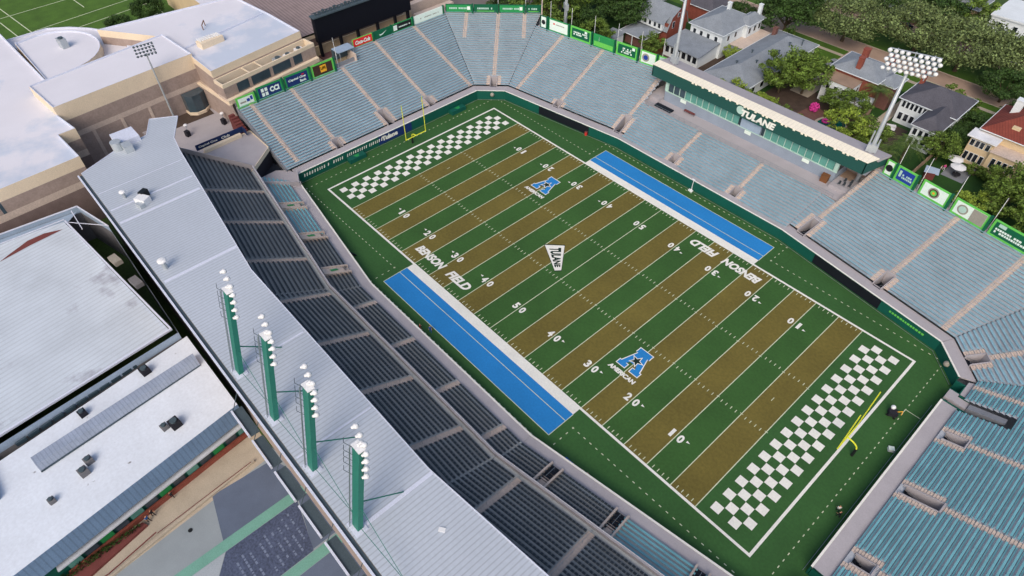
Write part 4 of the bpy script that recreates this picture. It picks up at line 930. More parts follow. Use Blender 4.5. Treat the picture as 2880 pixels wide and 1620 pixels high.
for nm, x, y in (('left', -91.5, -39.8), ('right', -90.5, -31.2)):
    t = thing('patio_heater', 'white topped stand at the %s end of the club terrace' % nm, 'lamp', (x, y, 3.9)); MB().tube((x, y, 3.9), (x, y, 6), .12, n=6).build('stem', 'galv', t); MB().ball((x, y, 6.1), .5, sc=(1, 1, .6)).build('top', 'lamp_white', t); MB().box((x+1.1, y-.5, 4.6), (1.0, .9, 1.4), .3).build('side_box', 'cloth_dark', t)
cl = thing('club_pavilion', 'low pavilion with white flat roof between the far end stand and covered stand', 'building', (-72, -35, 0))
cp_ = [(-79.3, -29.5), (-70.2, -29.5), (-64.2, -36.9), (-67.5, -41.5), (-78.4, -41.4)]
mb = MB(); bands(mb, cp_, [(0, 5.0, 1), (5.0, 6.0, 0)]); mb.build('wall', ['cream', 'cloth_dark'], cl); flatroof(cl, cp_, 6.0, .3, .3, 'concrete', 'cream')
mb = MB(); mb.hexa([(-78.9, -41, 5.7), (-77.9, -41, 5.7), (-78.4, -32, 5.7), (-79.2, -32, 5.7)], [(-78.9, -41, 6.5), (-77.9, -41, 6.5), (-78.4, -32, 6.5), (-79.2, -32, 6.5)]); mb.build('parapet_bench', 'cream', cl)
slabp = [(-57.6, -29.9), (-61.8, -27.9), (-64.5, -28.9), (-66.2, -31.0), (-66, -35.5), (-58.5, -35.3)]
t = thing('corner_landing', 'pale concrete landing between the far end stand and the teal benches', 'landing', (-61, -32, 0)); MB().prism(slabp, 0, 2.35).build('slab', 'concrete', t); mb = MB()
mb.hexa([(-61.9, -27.9, 2.3), (-61.7, -27.8, 2.3), (-57.5, -29.7, 2.3), (-57.6, -30.0, 2.3)], [(-61.9, -27.9, 3.4), (-61.7, -27.8, 3.4), (-57.5, -29.7, 3.4), (-57.6, -30.0, 3.4)]); mb.build('parapet', 'concrete', t)
t = thing('undercroft_shade_block', 'dark block painted as the shaded void under the open flank of the far end stand', 'wall', (-69, -31, 0)); MB().prism([(-70, -29.7), (-62.5, -29.3), (-64, -31), (-67, -33.5)], 0, 1.8).build('wall', 'vom_dark', t)  # near-black block stands in for the shaded opening below the stand
t = thing('red_stair', 'dark red stair beside the flank of the far end stand', 'stair', (-82, -30.5, 0)); mb = MB()
for i in range(10): mb.bb(-86+.8*i, -85.2+.8*i, -31.2, -29.5, 0, 7.6-.35*i)
mb.build('step', 'dirt_red', t)
# arena behind the scoreboard
ar = thing('arena_building', 'brown ribbed roof arena behind the scoreboard', 'building', (-130, 15, 0))
ap = [(-105.5, -2.5), (-105, 31), (-112, 40), (-112, 52), (-190, 52), (-190, -3)]
mb = MB(); bands(mb, ap, [(0, 5, 0), (5, 8, 1), (8, 9, 0)]); mb.build('wall', ['cream', 'taupe_dark'], ar)
mb = MB(); mb.quad((-106, -2, 9.2), (-106, 34, 9.2), (-190, 50, 15), (-190, -2, 15)); mb.quad((-106, -2, 9.2), (-190, -2, 15), (-190, -2, 9), (-106, -2, 9)); mb.build('roof', 'roof_ribbed_brown', ar)
mb = MB(); mb.bb(-105, -98, 1, 34, 0, 4.2); mb.bb(-98.2, -97.8, 1, 34, 4.2, 5.2); mb.bb(-103, -102.6, 1, 34, 4.2, 7); mb.build('ledge', 'stucco_tan', ar)
mb = MB(); mb.bb(-102, -98.6, 2, 33, 4.2, 4.8); mb.build('planter', 'brick_dark', ar)
mb = MB(); mb.bb(-104.9, -103.0, 36, 50, 0, 5.0); mb.bb(-108, -106, 36, 51, 0, 7.2); mb.build('terrace_wall', 'concrete_warm', ar)
sheet('top_street', [(-115, 46), (-98, 40), (-90, 60), (-84, 72), (-92, 80), (-140, 66)], .002, 'asphalt')
wa = thing('white_annex', 'white flat roofed annex beyond the upper campus roof at the top edge', 'building', (-140, -4, 0)); MB().bb(-175, -128, -12, 6, 0, 10.5).build('wall', 'stucco_tan', wa); MB().bb(-175, -128, -12, 6, 10.51, 10.7).build('roof', 'roof_white', wa)
# ================================================================== gym, aged white roof building and plaza
gy = thing('gymnasium', 'building with pale ribbed metal roof and grey fascia left of the covered stand', 'building', (-50, -85, 0))
gp = [(-73.9, -68.7), (-63.5, -66.2), (-28.6, -67.1), (-25.6, -96.0), (-23.8, -112), (-78, -112)]
gi = [(-70.0, -71.8), (-30.0, -67.9), (-27.0, -94.6), (-25.2, -112), (-76.8, -112)]
mb = MB(); bands(mb, gp, [(0, 6.9, 1), (6.9, 8.4, 0)]); mb.build('wall', ['grey_fascia', 'pave_dark'], gy)
mb = MB(); mb.quad((-71.0, -72.2, 8.3), (-66.5, -71.6, 8.3), (-30.2, -68.0, 8.3), (-27.2, -94.6, 8.3), (-25.4, -112, 8.3), (-77, -112, 8.3)); mb.build('roof', 'roof_ribbed', gy)
mb = MB(); 
for a, b, w in (((-73.9, -68.7), (-63.5, -66.2), .3), ((-73.9, -68.7), (-78, -112), .3), ((-71.4, -71.9), (-74.5, -112), .2), ((-73.2, -70.0), (-66, -70.2), .2), ((-70.5, -72.0), (-64, -66.4), .15), ((-30.0, -67.6), (-25.4, -112), .5), ((-70.8, -71.9), (-30.0, -67.7), .4)):
    mb.tube((*a, 8.5), (*b, 8.5), w*.5, n=4)
mb.build('roof_edge', 'roof_strip', gy)
mb = MB(); mb.quad((-73.7, -69.2, 7.5), (-71.4, -71.8, 7.5), (-74.5, -112, 7.5), (-77.9, -112, 7.5)); mb.build('gutter_deck', 'grey_fascia', gy)
mb = MB(); mb.quad((-68.8, -73.0, 8.33), (-70.0, -76.0, 8.33), (-69.9, -79, 8.33), (-68.0, -83.0, 8.33), (-67.2, -84.5, 8.33), (-68.2, -79, 8.33)); mb.build('roof_gap', 'dirt_red', gy)
mb = MB()
for i in range(14): f = i/14; x = -29.6+3.4*f; y = -68.5-25*f; mb.box((x+.9, y-.8, 7.0), (.3, 1.5, .7), radians(-82)+pi/2)
mb.build('clerestory_window', 'glass_dark', gy)
rb = thing('aged_roof_building', 'long building with weathered white roof, ribbed ridge and blue metal eave', 'building', (-18, -85, 0))
wp = [(-28.4, -66.3), (-10.0, -66.2), (-5.3, -100), (-3.8, -112), (-22, -112)]
mb = MB(); bands(mb, wp, [(0, 6.9, 0)]); mb.build('wall', 'wall_green', rb)
mb = MB(); mb.quad(*[(a, b, 6.95) for a, b in wp]); mb.build('roof', 'roof_aged', rb)
mb = MB(); mb.hexa([(-23.4, -67.2, 6.96), (-20.9, -67.2, 6.96), (-18.3, -91.8, 6.96), (-21.1, -92.0, 6.96)], [(-22.9, -67.2, 8.3), (-21.3, -67.2, 8.3), (-18.8, -91.8, 8.3), (-20.6, -92.0, 8.3)]); mb.build('ridge_monitor', 'grey_panel', rb)
mb = MB(); mb.tube((-21.0, -67.2, 7.1), (-18.3, -91.8, 7.1), .14, n=4); mb.build('monitor_flashing', 'glass_dark', rb)
mb = MB(); mb.hexa([(-10.1, -66.2, 5.2), (-9.0, -66.2, 4.6), (-4.1, -100, 4.6), (-5.3, -100, 5.2)], [(-10.1, -66.2, 6.98), (-10.0, -66.2, 6.98), (-5.2, -100, 6.98), (-5.3, -100, 6.98)])
mb.quad((-5.2, -100, 6.98), (-4.1, -100, 4.6), (-2.4, -112, 4.6), (-3.7, -112, 6.98)); mb.build('metal_eave', 'blue_panel', rb)
mb = MB(); mb.hexa([(-10.2, -66.2, 3.6), (-8.6, -66.2, 3.6), (-4.5, -95.3, 3.6), (-6.2, -95.3, 3.6)], [(-10.2, -66.2, 3.85), (-8.6, -66.2, 3.85), (-4.5, -95.3, 3.85), (-6.2, -95.3, 3.85)]); mb.build('canopy', 'awning', rb)
for i in range(13):
    f0 = i/13; f1 = (i+.8)/13; a = Vector((-9.75, -66.4)).lerp(Vector((-5.75, -95)), f0); b = Vector((-9.75, -66.4)).lerp(Vector((-5.75, -95)), f1)
    mb = MB(); mb.hexa([(a.x-.2, a.y, .9), (a.x+.0, a.y, .9), (b.x+.0, b.y, .9), (b.x-.2, b.y, .9)], [(a.x-.2, a.y, 3.5), (a.x+.0, a.y, 3.5), (b.x+.0, b.y, 3.5), (b.x-.2, b.y, 3.5)]); mb.build('window', ['glass_green', 'glass_dark', 'sign_green', 'glass_dark'][i % 4], rb)
mb = MB(); mb.hexa([(-9.7, -66.3, 0), (-9.3, -66.3, 0), (-5.3, -95, 0), (-5.7, -95, 0)], [(-9.7, -66.3, .9), (-9.3, -66.3, .9), (-5.3, -95, .9), (-5.7, -95, .9)]); mb.build('brick_base', 'brick', rb)
lr = thing('lower_left_block', 'grey parapet roof corner at the lower left frame edge', 'building', (-20, -100, 0)); mb = MB(); mb.bb(-30, -17.8, -112, -97.2, 6.97, 7.9); mb.build('roof_parapet', 'grey_fascia', lr); mb = MB(); mb.bb(-29.2, -18.6, -111.5, -98, 7.905, 7.93); mb.build('roof', 'roof_aged', lr)
def pf_(f, dx): a = Vector((-9.75, -66.4)).lerp(Vector((-5.75, -95)), f); return (a.x+dx, a.y)
rr = random.Random(11)
for k, (x, y, s_) in enumerate([(-25.6, -74.2, 1.1), (-24.2, -84.2, .9), (-12.9, -74.6, 1.2), (-15.4, -86.2, .9), (-14.0, -87.3, 1.0), (-12.6, -92, .7), (-13.5, -76.0, .8)]):
    unit('roof_unit', ['black tar stained roof unit near the ribbed gym fascia', 'round dark roof unit on the aged roof, left of the ridge', 'dark roof unit with pipes on the aged roof above the green storefront', 'grey square roof unit in the middle of the aged white roof', 'second grey square roof unit touching the first on the aged roof', 'small dark roof unit lowest on the aged white roof', 'small dark box beside the piped roof unit on the aged roof'][k], x, y, 6.96, (1.3*s_, 1.2*s_, .9*s_), 'cloth_dark' if k < 3 else 'pave_dark')
for k, (x, y) in enumerate([(-52.6, -68.6), (-44.4, -67.9)]):
    unit('roof_unit', ['olive stained unit in the gutter beside the ribbed gym roof', 'dark duct crossing the gutter beside the ribbed gym roof'][k], x, y, 8.32, (2.6, 1.4, .9), 'sign_grey' if k == 0 else 'pave_dark', fan=False)
# plaza
sheet('plaza_paving', [(-9.2, -66), (30, -60), (30, -110), (-3, -112)], .003, 'plaza')
sheet('plaza_walk', [(-9.3, -65.5), (-3.6, -65.5), (-1.4, -91.4), (-3.0, -112), (-5.7, -95)], .008, 'sidewalk')
sheet('plaza_slate_field', [(-2.8, -66.2), (4.0, -64), (4.0, -77.6), (-3.5, -75.8)], .009, 'plaza_slate')
sheet('plaza_slate_strip', [(5.6, -60), (13.6, -60), (13.6, -68.8), (5.6, -66.6)], .009, 'plaza_slate')
sheet('plaza_lettered_slate', [(5.7, -66.8), (13.8, -68.8), (13.9, -85), (5.7, -78)], .010, 'plaza_slate_dark')
sheet('plaza_slate_right', [(15.6, -60), (24, -60), (24, -85), (15.6, -85)], .009, 'plaza_slate')
sheet('plaza_pale_field', [(5.7, -78.1), (13.9, -85.1), (13.9, -100), (5.7, -100)], .009, 'plaza_light')
for x in (4.0, 13.9): sheet('plaza_green_stripe', rect(x, x+1.65, -110, -58), .014, 'plaza_green')
mb = MB(); rr = random.Random(9)
for r in range(9):
    y = -68.8-r*1.0
    if r > 5: y -= .6
    x = 6.6+r*.15
    while x < 13.0:
        w = rr.uniform(.2, .6)
        if rr.random() < .6: mb.quad((x, y, .016), (x+w, y, .016), (x+w, y-.28, .016), (x, y-.28, .016))
        x += w+.2
mb.build('plaza_floor_lettering', 'letter_slate', kind='structure')
t = thing('brick_planter', 'long wedge planter of dark shrubs edged in red brick beside the storefront', 'planter', (-4.5, -92, 0)); mb = MB(); mb.prism([(-6.1, -85.0), (-5.3, -84.6), (-3.0, -95), (-2.6, -106), (-5.0, -106)], 0, .5); mb.build('brick_edge', 'dirt_red', t)
mb = MB(); rr = random.Random(2)
for i in range(900):
    f = rr.random(); x = -5.7+1.0*f+rr.uniform(-.25-.6*f, .25+.7*f); y = -85.4-20*f; z = .55+rr.random()*.7; s_ = .22
    a = rr.random()*6.28; e = rr.uniform(-.8, .8); mb.quad((x-s_*cos(a), y-s_*sin(a), z), (x, y, z+s_*e), (x+s_*cos(a), y+s_*sin(a), z+.1), (x, y, z-s_*.8))
mb.build('shrub_leaves', 'leaf_dark', t)
t = thing('planter_wall', 'low pale wall with dark red rail running beside the plaza', 'wall', (-2, -90, 0)); mb = MB(); mb.hexa([(-4.6, -68.5, 0), (-4.2, -68.5, 0), (-1.4, -91, 0), (-1.9, -91, 0)], [(-4.6, -68.5, .45), (-4.2, -68.5, .45), (-1.4, -91, .45), (-1.9, -91, .45)]); mb.quad((-1.9, -91, .45), (-1.4, -91, .45), (-1.2, -108, .45), (-1.8, -108, .45)); mb.build('wall', 'sidewalk', t); mb = MB(); mb.path([(-3.0, -84, .95), (-1.65, -91, .95), (-1.5, -108, .95)], .09, 4); mb.path([(-4.3, -69, .55), (-3.0, -84, .55)], .05, 4); mb.build('rail', 'dirt_red', t)
tag(MB().tube((-.6, -80.4, .01), (-.6, -80.4, .06), .32, n=12).build('manhole_cover', 'sign_black'), 'round black manhole cover on the pale plaza paving', 'manhole cover')
# ================================================================== practice field at the top left
sheet('practice_field', [(-140, -70), (-160, 20), (-250, 40), (-330, -40), (-330, -140), (-150, -120)], .003, 'lawn')
mb = MB()
def ln(a, b, w=.28):
    a = Vector(a); b = Vector(b); d = (b-a).normalized(); n_ = Vector((-d.y, d.x))*w/2; mb.quad((*(a+n_), .012), (*(b+n_), .012), (*(b-n_), .012), (*(a-n_), .012))
for p_, q_ in (((-232, -56), (-176, -50)), ((-201.5, -62), (-203, -20)), ((-185, -50), (-188.8, -12)), ((-222, -60), (-224, -20)), ((-210, -57.5), (-176, -54)), ((-166, -28), (-171, -17)), ((-188, -14), (-168, -16)), ((-205, -34), (-192, -33)), ((-178, -40), (-181, -14)), ((-240, -30), (-243, 0))): ln(p_, q_)
mb.build('practice_field_lines', 'paint_line', kind='structure')
sheet('campus_path', [(-158, -12), (-150, 2), (-165, 12), (-176, 16), (-178, 13), (-166, 8), (-156, -2)], .02, 'sidewalk')
lp = thing('light_pole', 'thin grey light pole with dark lamp rack rising beside the roof corner', 'light pole', (-99.4, -39.8, 0)); mb = MB(); mb.tube((-99.4, -39.8, 0), (-99.4, -39.8, 21), .28, .16, 8); mb.build('pole', 'galv', lp)
for j in range(4):
    for i in range(6):
        mb = MB(); x = -99.4+(i-2.5)*.15; y = -39.8+(i-2.5)*.75; z = 20.8+j*.75; mb.ball((x+.3, y, z), .26, 7, 5); mb.tube((x-.1, y, z), (x+.3, y, z), .1, n=5); mb.build('floodlight', 'rail_dark', lp)
mb = MB()
for j in range(4): mb.tube((-99.4, -42, 20.8+j*.75), (-99.4, -37.6, 20.8+j*.75), .06, n=4)
mb.build('crossarm', 'rail_dark', lp)
# ================================================================== neighbourhood ground
sheet('back_yards', rect(-100, 140, 59.5, 116), .000, 'lawn_dark')
sheet('yard_soil', [(-50, 60.5), (-27, 60.5), (-27, 96), (-44, 96)], .004, 'soil_and_shade')
sheet('yard_soil', [(-12, 60.5), (22, 60.5), (22, 92), (-12, 92)], .004, 'soil_and_shade')
sheet('front_lawn', rect(-100, 140, 109, 114.6), .006, 'lawn')
sheet('side_lawn', [(-12.4, 98), (-7.5, 98), (-7.5, 114), (-12.4, 114)], .007, 'lawn')
sheet('back_lawn', [(30.5, 66), (46, 66), (46, 87), (34.5, 87), (30.5, 80)], .007, 'lawn_dark')
sheet('far_sidewalk', rect(-100, 140, 114.7, 116.1), .010, 'sidewalk')
sheet('verge', rect(-100, 140, 116.1, 119), .006, 'lawn')
sheet('street', rect(-110, 140, 119, 126.3), .008, 'road_pink')
sheet('median', rect(-110, 140, 126.3, 139.5), .006, 'lawn')
sheet('street', rect(-110, 140, 139.5, 147.8), .008, 'road_pink')
sheet('far_verge', rect(-110, 140, 147.8, 151), .006, 'lawn')
sheet('far_sidewalk', rect(-110, 140, 151, 152.3), .010, 'sidewalk')
sheet('driveway', rect(-8.2, 1.0, 104.2, 118.9), .014, 'road_pink'); sheet('driveway', rect(-8.3, -3, 88, 104.2), .014, 'sidewalk')
sheet('driveway', rect(-33, -28.5, 105, 118.9), .014, 'road_pink'); sheet('driveway', rect(-12, -7.8, 148, 160), .014, 'asphalt'); sheet('driveway', rect(-5, -2.4, 148, 162), .016, 'brick_dark')
sheet('driveway', rect(6, 11, 147.8, 166), .014, 'asphalt'); sheet('front_walk', rect(19.8, 21.6, 139, 152), .018, 'sidewalk'); sheet('garden_path', rect(14, 16.4, 80, 108), .012, 'sidewalk')
mb = MB()
for y in (118.9, 126.3, 139.4, 147.8): mb.bb(-110, 140, y, y+.16, -.02, .13)
mb.build('kerb', 'sidewalk', kind='structure')
# ================================================================== houses
def hiproof(root, x0, x1, y0, y1, ze, zr, m, over=.5, gable=False, name='roof'):
    x0 -= over; x1 += over; y0 -= over; y1 += over; mb = MB(); w = min(x1-x0, y1-y0)/2*(.0 if gable else 1)
    if (y1-y0) >= (x1-x0):
        xm = (x0+x1)/2; r0 = (xm, y0+w, zr); r1 = (xm, y1-w, zr)
        mb.quad((x0, y0, ze), (x0, y1, ze), r1, r0); mb.quad((x1, y1, ze), (x1, y0, ze), r0, r1)
        if not gable: mb.quad((x1, y0, ze), (x0, y0, ze), r0); mb.quad((x0, y1, ze), (x1, y1, ze), r1)
    else:
        ym = (y0+y1)/2; r0 = (x0+w, ym, zr); r1 = (x1-w, ym, zr)
        mb.quad((x0, y0, ze), (x1, y0, ze), r1, r0); mb.quad((x1, y1, ze), (x0, y1, ze), r0, r1)
        if not gable: mb.quad((x0, y1, ze), (x0, y0, ze), r0); mb.quad((x1, y0, ze), (x1, y1, ze), r1)
    mb.quad((x0, y0, ze-.02), (x1, y0, ze-.02), (x1, y1, ze-.02), (x0, y1, ze-.02))
    rf_ = mb.build(name, m, root)
    mb = MB()
    for a, b in (((x0, y0), (x1, y0)), ((x1, y0), (x1, y1)), ((x1, y1), (x0, y1)), ((x0, y1), (x0, y0))): mb.tube((*a, ze-.04), (*b, ze-.04), .11, n=4)
    mb.build('eave', 'stucco_white', rf_); return rf_
def walls(root, x0, x1, y0, y1, z1, m, z0=0): MB().bb(x0, x1, y0, y1, z0, z1).build('wall', m, root)
def win(root, face, f, a, z, w=1.0, h=1.5, fr='stucco_white', name='window'):
    mb = MB()
    if face == 'y': mb.bb(a-w/2-.09, a+w/2+.09, f-.07, f+.02, z-.09, z+h+.09)
    else: mb.bb(f-.02, f+.07, a-w/2-.09, a+w/2+.09, z-.09, z+h+.09)
    o = mb.build(name, fr, root); mb = MB()
    if face == 'y': mb.bb(a-w/2, a+w/2, f-.09, f-.072, z, z+h)
    else: mb.bb(f+.072, f+.09, a-w/2, a+w/2, z, z+h)
    mb.build('pane', 'car_glass', o)
def chim(root, x, y, z0, z1, m='brick', cap='lamp_white', s=.9):
    MB().bb(x-s/2, x+s/2, y-s/2, y+s/2, z0, z1).bb(x-s/2-.1, x+s/2+.1, y-s/2-.1, y+s/2+.1, z1, z1+.2).build('chimney', m, root)
def house(label, x, y, name='house'): return thing(name, label, 'house', (x, y, 0))
h = house('brick house with grey barn-like roof and long white dormer near the top edge', -52, 88)
walls(h, -58, -47, 84, 93, 6, 'brick')
mb = MB(); yz = [(83.4, 3.8), (85.2, 7.6), (88.5, 9.4), (91.8, 7.6), (93.6, 3.8)]
for (a, b), (c, d) in zip(yz, yz[1:]): mb.quad((-58.5, a, b), (-46.6, a, b), (-46.6, c, d), (-58.5, c, d))
mb.build('roof', 'shingle_grey', h)
mb = MB(); mb.quad(*[(-46.95, a, b) for a, b in yz]); mb.build('gable_wall', 'brick', h)
mb = MB(); mb.bb(-57.2, -48.2, 82.9, 85.2, 4.0, 6.2); mb.build('dormer', 'stucco_white', h)
for a in (-56.3, -54.4, -52.6, -50.8, -49.2): win(h, 'y', 82.9, a, 4.6, .8, 1.2)
mb = MB(); mb.quad((-58, 82.4, 6.2), (-47.6, 82.4, 6.2), (-47.6, 87, 8.6), (-58, 87, 8.6)); mb.build('dormer_roof', 'shingle_grey', h)
win(h, 'x', -46.95, 86.5, 4.2, .8, 1.8); win(h, 'x', -46.95, 90, 4.2, .8, 1.8); win(h, 'x', -46.95, 88.4, 7, .7, 1)
walls(h, -56.5, -50, 77, 83.9, 3.3, 'brick_dark'); hiproof(h, -57.4, -49.2, 76.2, 84, 3.4, 4.3, 'shingle_grey', .5, name='porch_roof')
mb = MB(); 
for x in (-57.6, -53, -49.0): mb.tube((x, 75.9, 0), (x, 75.9, 3.3), .13, n=6)
mb.build('porch_column', 'stucco_white', h); chim(h, -47.6, 93, 5, 11)
h = house('pale shed with grey sloping roof beyond the dark green sideline signs', -58, 73, 'shed'); h['category'] = 'shed'
walls(h, -60, -55.8, 71.6, 75.3, 2.8, 'stucco_white'); MB().quad((-60.4, 71.2, 2.7), (-55.4, 71.2, 2.9), (-55.4, 75.7, 3.5), (-60.4, 75.7, 3.3)).build('roof', 'shingle_grey', h)
h = house('big white two-storey house with grey hip roof and low grey porch roof', -37, 95)
walls(h, -42, -31.3, 88, 103, 6.9, 'stucco_white'); hiproof(h, -42, -31.3, 88, 103, 7.0, 9.8, 'shingle_grey', .6)
hiproof(h, -34, -29.6, 98, 105.5, 7.02, 8.8, 'shingle_grey', .4, name='side_roof'); walls(h, -33.8, -30, 98.2, 105.3, 6.9, 'stucco_white')
for a in (-40.5, -38.2, -35.8, -33.2): win(h, 'y', 88, a, 4.4, .9, 1.4)
for a in (91, 94.5): win(h, 'x', -31.3, a, 4.4, .9, 1.4)
for a in (99.5, 102, 104.3): win(h, 'x', -30, a, 4.2, .9, 1.5); win(h, 'x', -30, a, 1, .9, 1.5)
walls(h, -43.6, -32, 79, 88, 3.5, 'stucco_white'); MB().hexa([(-44.2, 78.4, 3.55), (-31.2, 77.8, 3.55), (-31.6, 88, 4.3), (-43.8, 88, 4.3)], [(-44.2, 78.4, 3.75), (-31.2, 77.8, 3.75), (-31.6, 88, 4.6), (-43.8, 88, 4.6)]).build('porch_roof', 'shingle_grey', h)
for a in (-42.5, -40.6, -38.7, -36.8, -34.9, -33.1): win(h, 'y', 79, a, 1.2, 1.2, 1.8)
chim(h, -36.8, 97.5, 8, 11.4, 'stucco_white'); chim(h, -31.0, 104.5, 6, 10.6, 'stucco_white')
walls(h, -30.9, -26.3, 92.5, 106, 3.0, 'press_wall'); MB().bb(-31.2, -26, 92.2, 106.4, 3.02, 3.2).build('garage_roof', 'concrete_warm', h)
for a in (94.5, 98, 101.5): win(h, 'x', -26.3, a, 1.0, 1.9, 1.2)
h = house('long low house with grey shingle roof right behind the press box', -19.5, 90)
walls(h, -25.4, -13.6, 73.6, 108, 3.6, 'stucco_white'); hiproof(h, -25.4, -13.6, 73.6, 108, 3.7, 6.3, 'shingle_grey', .7)
for a in (-23, -20.5, -18, -15.6): win(h, 'y', 73.6, a, 1.0, 1.4, 1.9, 'stucco_white')
for a in (78, 82, 90, 97, 104): win(h, 'x', -13.6, a, 1.2, 1.3, 1.3)
for k, (x, y) in enumerate(((-21, 80), (-17.6, 84), (-16.6, 93), (-21.6, 88), (-17, 99), (-15.4, 103))): MB().tube((x, y, 4.6), (x, y, 6.2), .16, n=6).box((x, y, 6.25), (.6, .5, .15)).build('roof_vent', 'rail_dark', h)
chim(h, -24.6, 104, 3.5, 6.2, 'brick_dark', s=1.1)
h = house('brick house with grey hip roof, brick chimneys and a weathered white box wing', 4, 99)
walls(h, -2, 9.8, 94.5, 104.5, 6.9, 'brick'); hiproof(h, -2, 9.8, 94.5, 104.5, 7, 9.4, 'shingle_grey', .6)
walls(h, 8.5, 13.5, 96.5, 103, 6.2, 'brick_dark'); hiproof(h, 8.5, 13.5, 96.5, 103, 6.3, 7.7, 'shingle_grey', .4, name='side_roof')
walls(h, -1.2, 6.3, 89.4, 95, 5.9, 'stucco_white'); MB().bb(-1.4, 6.5, 89.2, 94.3, 5.91, 6.1).build('wing_roof', 'wood_pale', h)
for a in (.4, 2.5, 4.6): win(h, 'y', 89.4, a, 3.6, .9, 1.2)
win(h, 'y', 89.4, 1.5, 1, .9, 1.4); win(h, 'x', 6.3, 91, 3.6, .8, 1.3); win(h, 'x', 6.3, 93, 3.6, .8, 1.3)
chim(h, 3.6, 96.4, 7, 10.6, s=1.2); chim(h, 2.4, 101, 8, 10.8, s=1.4); chim(h, 8.6, 103.4, 7, 10.2, 'brick', s=1.0); MB().bb(6.8, 11, 88.6, 94.5, 0, 3.0).build('lean_to', 'stucco_white', h)
h = house('white house with dark grey roof and a white window-lined wing', 24, 96)
walls(h, 17, 29.5, 93.5, 104.5, 6.4, 'stucco_white'); hiproof(h, 17, 29.5, 93.5, 104.5, 6.5, 9.6, 'shingle_dark', .6)
walls(h, 23.8, 29.2, 85.6, 94, 5.6, 'stucco_white'); hiproof(h, 23.8, 29.2, 85.6, 96.5, 5.7, 8.0, 'shingle_dark', .5, name='wing_roof')
for a in (17.9, 18.9, 19.9, 20.9, 21.9, 22.9): win(h, 'y', 93.5, a, 4.4, .62, 1.5)
for a in (18.2, 19.6, 21.0, 22.4): win(h, 'y', 93.5, a, 1.2, .9, 1.7)
for a in (24.7, 26.0, 27.3, 28.5): win(h, 'y', 85.6, a, 3.4, .8, 1.5); win(h, 'y', 85.6, a, .8, .8, 1.7)
for a in (87, 89, 91): win(h, 'x', 29.2, a, 3.4, .8, 1.5)
chim(h, 17.3, 102.5, 6, 10.4, s=1.0)
h = house('tan stucco house with red tile roof and bright white flat canopy', 40, 96)
walls(h, 36, 47, 92, 105.5, 7.4, 'stucco_tan'); hiproof(h, 36, 47, 92, 105.5, 7.5, 11.2, 'tile_red', .6)
walls(h, 35.2, 40.2, 88.8, 92.2, 6.6, 'stucco_tan'); MB().bb(34.4, 40.6, 88.0, 92.2, 6.7, 6.95).build('canopy', 'lamp_white', h)
walls(h, 40.2, 46.8, 88.0, 92.2, 5.2, 'stucco_tan'); MB().bb(40.0, 47.1, 87.7, 92.2, 5.21, 5.4).build('terrace_roof', 'concrete_warm', h)
for a in (35.9, 37.0, 38.0, 39.2): win(h, 'y', 88.8, a, 4.6, .75, 1.4, 'stucco_white'); win(h, 'y', 88.8, a, 1, .75, 1.9, 'stucco_white')
for a in (41.6, 42.8, 44.0, 45.2): win(h, 'y', 88.0, a, 1.8, .75, 2.2, 'stucco_white')
chim(h, 38.6, 100.5, 8, 12.2, 'stucco_white', s=1.6); chim(h, 44, 103, 9, 12.2, 'brick', s=1.4)
MB().bb(40.6, 42.2, 93.6, 95.2, 8.0, 9.4).build('roof_dormer', 'stucco_tan', h)
h = house('large white house with arched openings and red brick steps at the top right corner', 24, 160)
walls(h, 14, 32, 153.5, 168, 7.2, 'stucco_white'); MB().bb(13.6, 32.4, 153.1, 168.4, 7.22, 7.7).build('roof', 'stucco_white', h); walls(h, 15.5, 30, 152.0, 153.5, 4.2, 'stucco_white')
for a in (17.5, 20.7, 24, 27.5): win(h, 'y', 152.0, a, .8, 1.3, 2.3, 'stucco_white')
for a in (17, 21, 25, 29): win(h, 'y', 153.5, a, 4.7, 1.1, 1.3, 'stucco_white')
mb = MB()
for i in range(8): mb.bb(19.6, 22, 145.0+i*.85, 151.9, 0, .2+.17*i)
mb.build('front_step', 'brick', h); mb = MB(); mb.bb(19.2, 19.6, 145, 152, 0, 1.6); mb.bb(22, 22.4, 145, 152, 0, 1.6); mb.build('step_wall', 'stucco_white', h)
h = house('dark roofed brick cottage partly hidden beyond the barn-roof house', -50, 108); walls(h, -56, -45, 103, 112, 4.5, 'brick'); hiproof(h, -56, -45, 103, 112, 4.6, 7.8, 'shingle_dark', .6)
for a in (105, 108, 111): win(h, 'x', -45, a, 1.4, .9, 1.4)
for k, (x, y, c, rcol) in enumerate(((-38, 158, 'brick', 'shingle_grey'), (-20, 160, 'stucco_white', 'shingle_dark'), (3, 163, 'stucco_tan', 'shingle_grey'), (48, 160, 'brick_dark', 'shingle_dark'), (52, 100, 'stucco_white', 'shingle_grey'), (66, 98, 'stucco_tan', 'shingle_dark'), (-72, 108, 'stucco_white', 'shingle_grey'), (-90, 104, 'brick_dark', 'shingle_dark'))):
    if k in (4, 5): x += 4
    h = house(['brick house with grey roof beyond the second street, far left', 'white house with dark roof beyond the second street', 'tan house with grey roof behind the dark parked cars', 'dark brick house beyond the white corner house', 'white house with grey roof right of the red tiled house', 'tan house with dark roof farthest right in the yard row', 'white house with grey roof behind the trees at the top centre', 'dark brick house behind the trees left of the top centre'][k], x, y)
    walls(h, x-6, x+6, y-5, y+5, 5.5, c); hiproof(h, x-6, x+6, y-5, y+5, 5.6, 8.4, rcol, .6)
    for a in (-4, -1.5, 1.5, 4): win(h, 'y', y-5, x+a, 3.4, .9, 1.3)
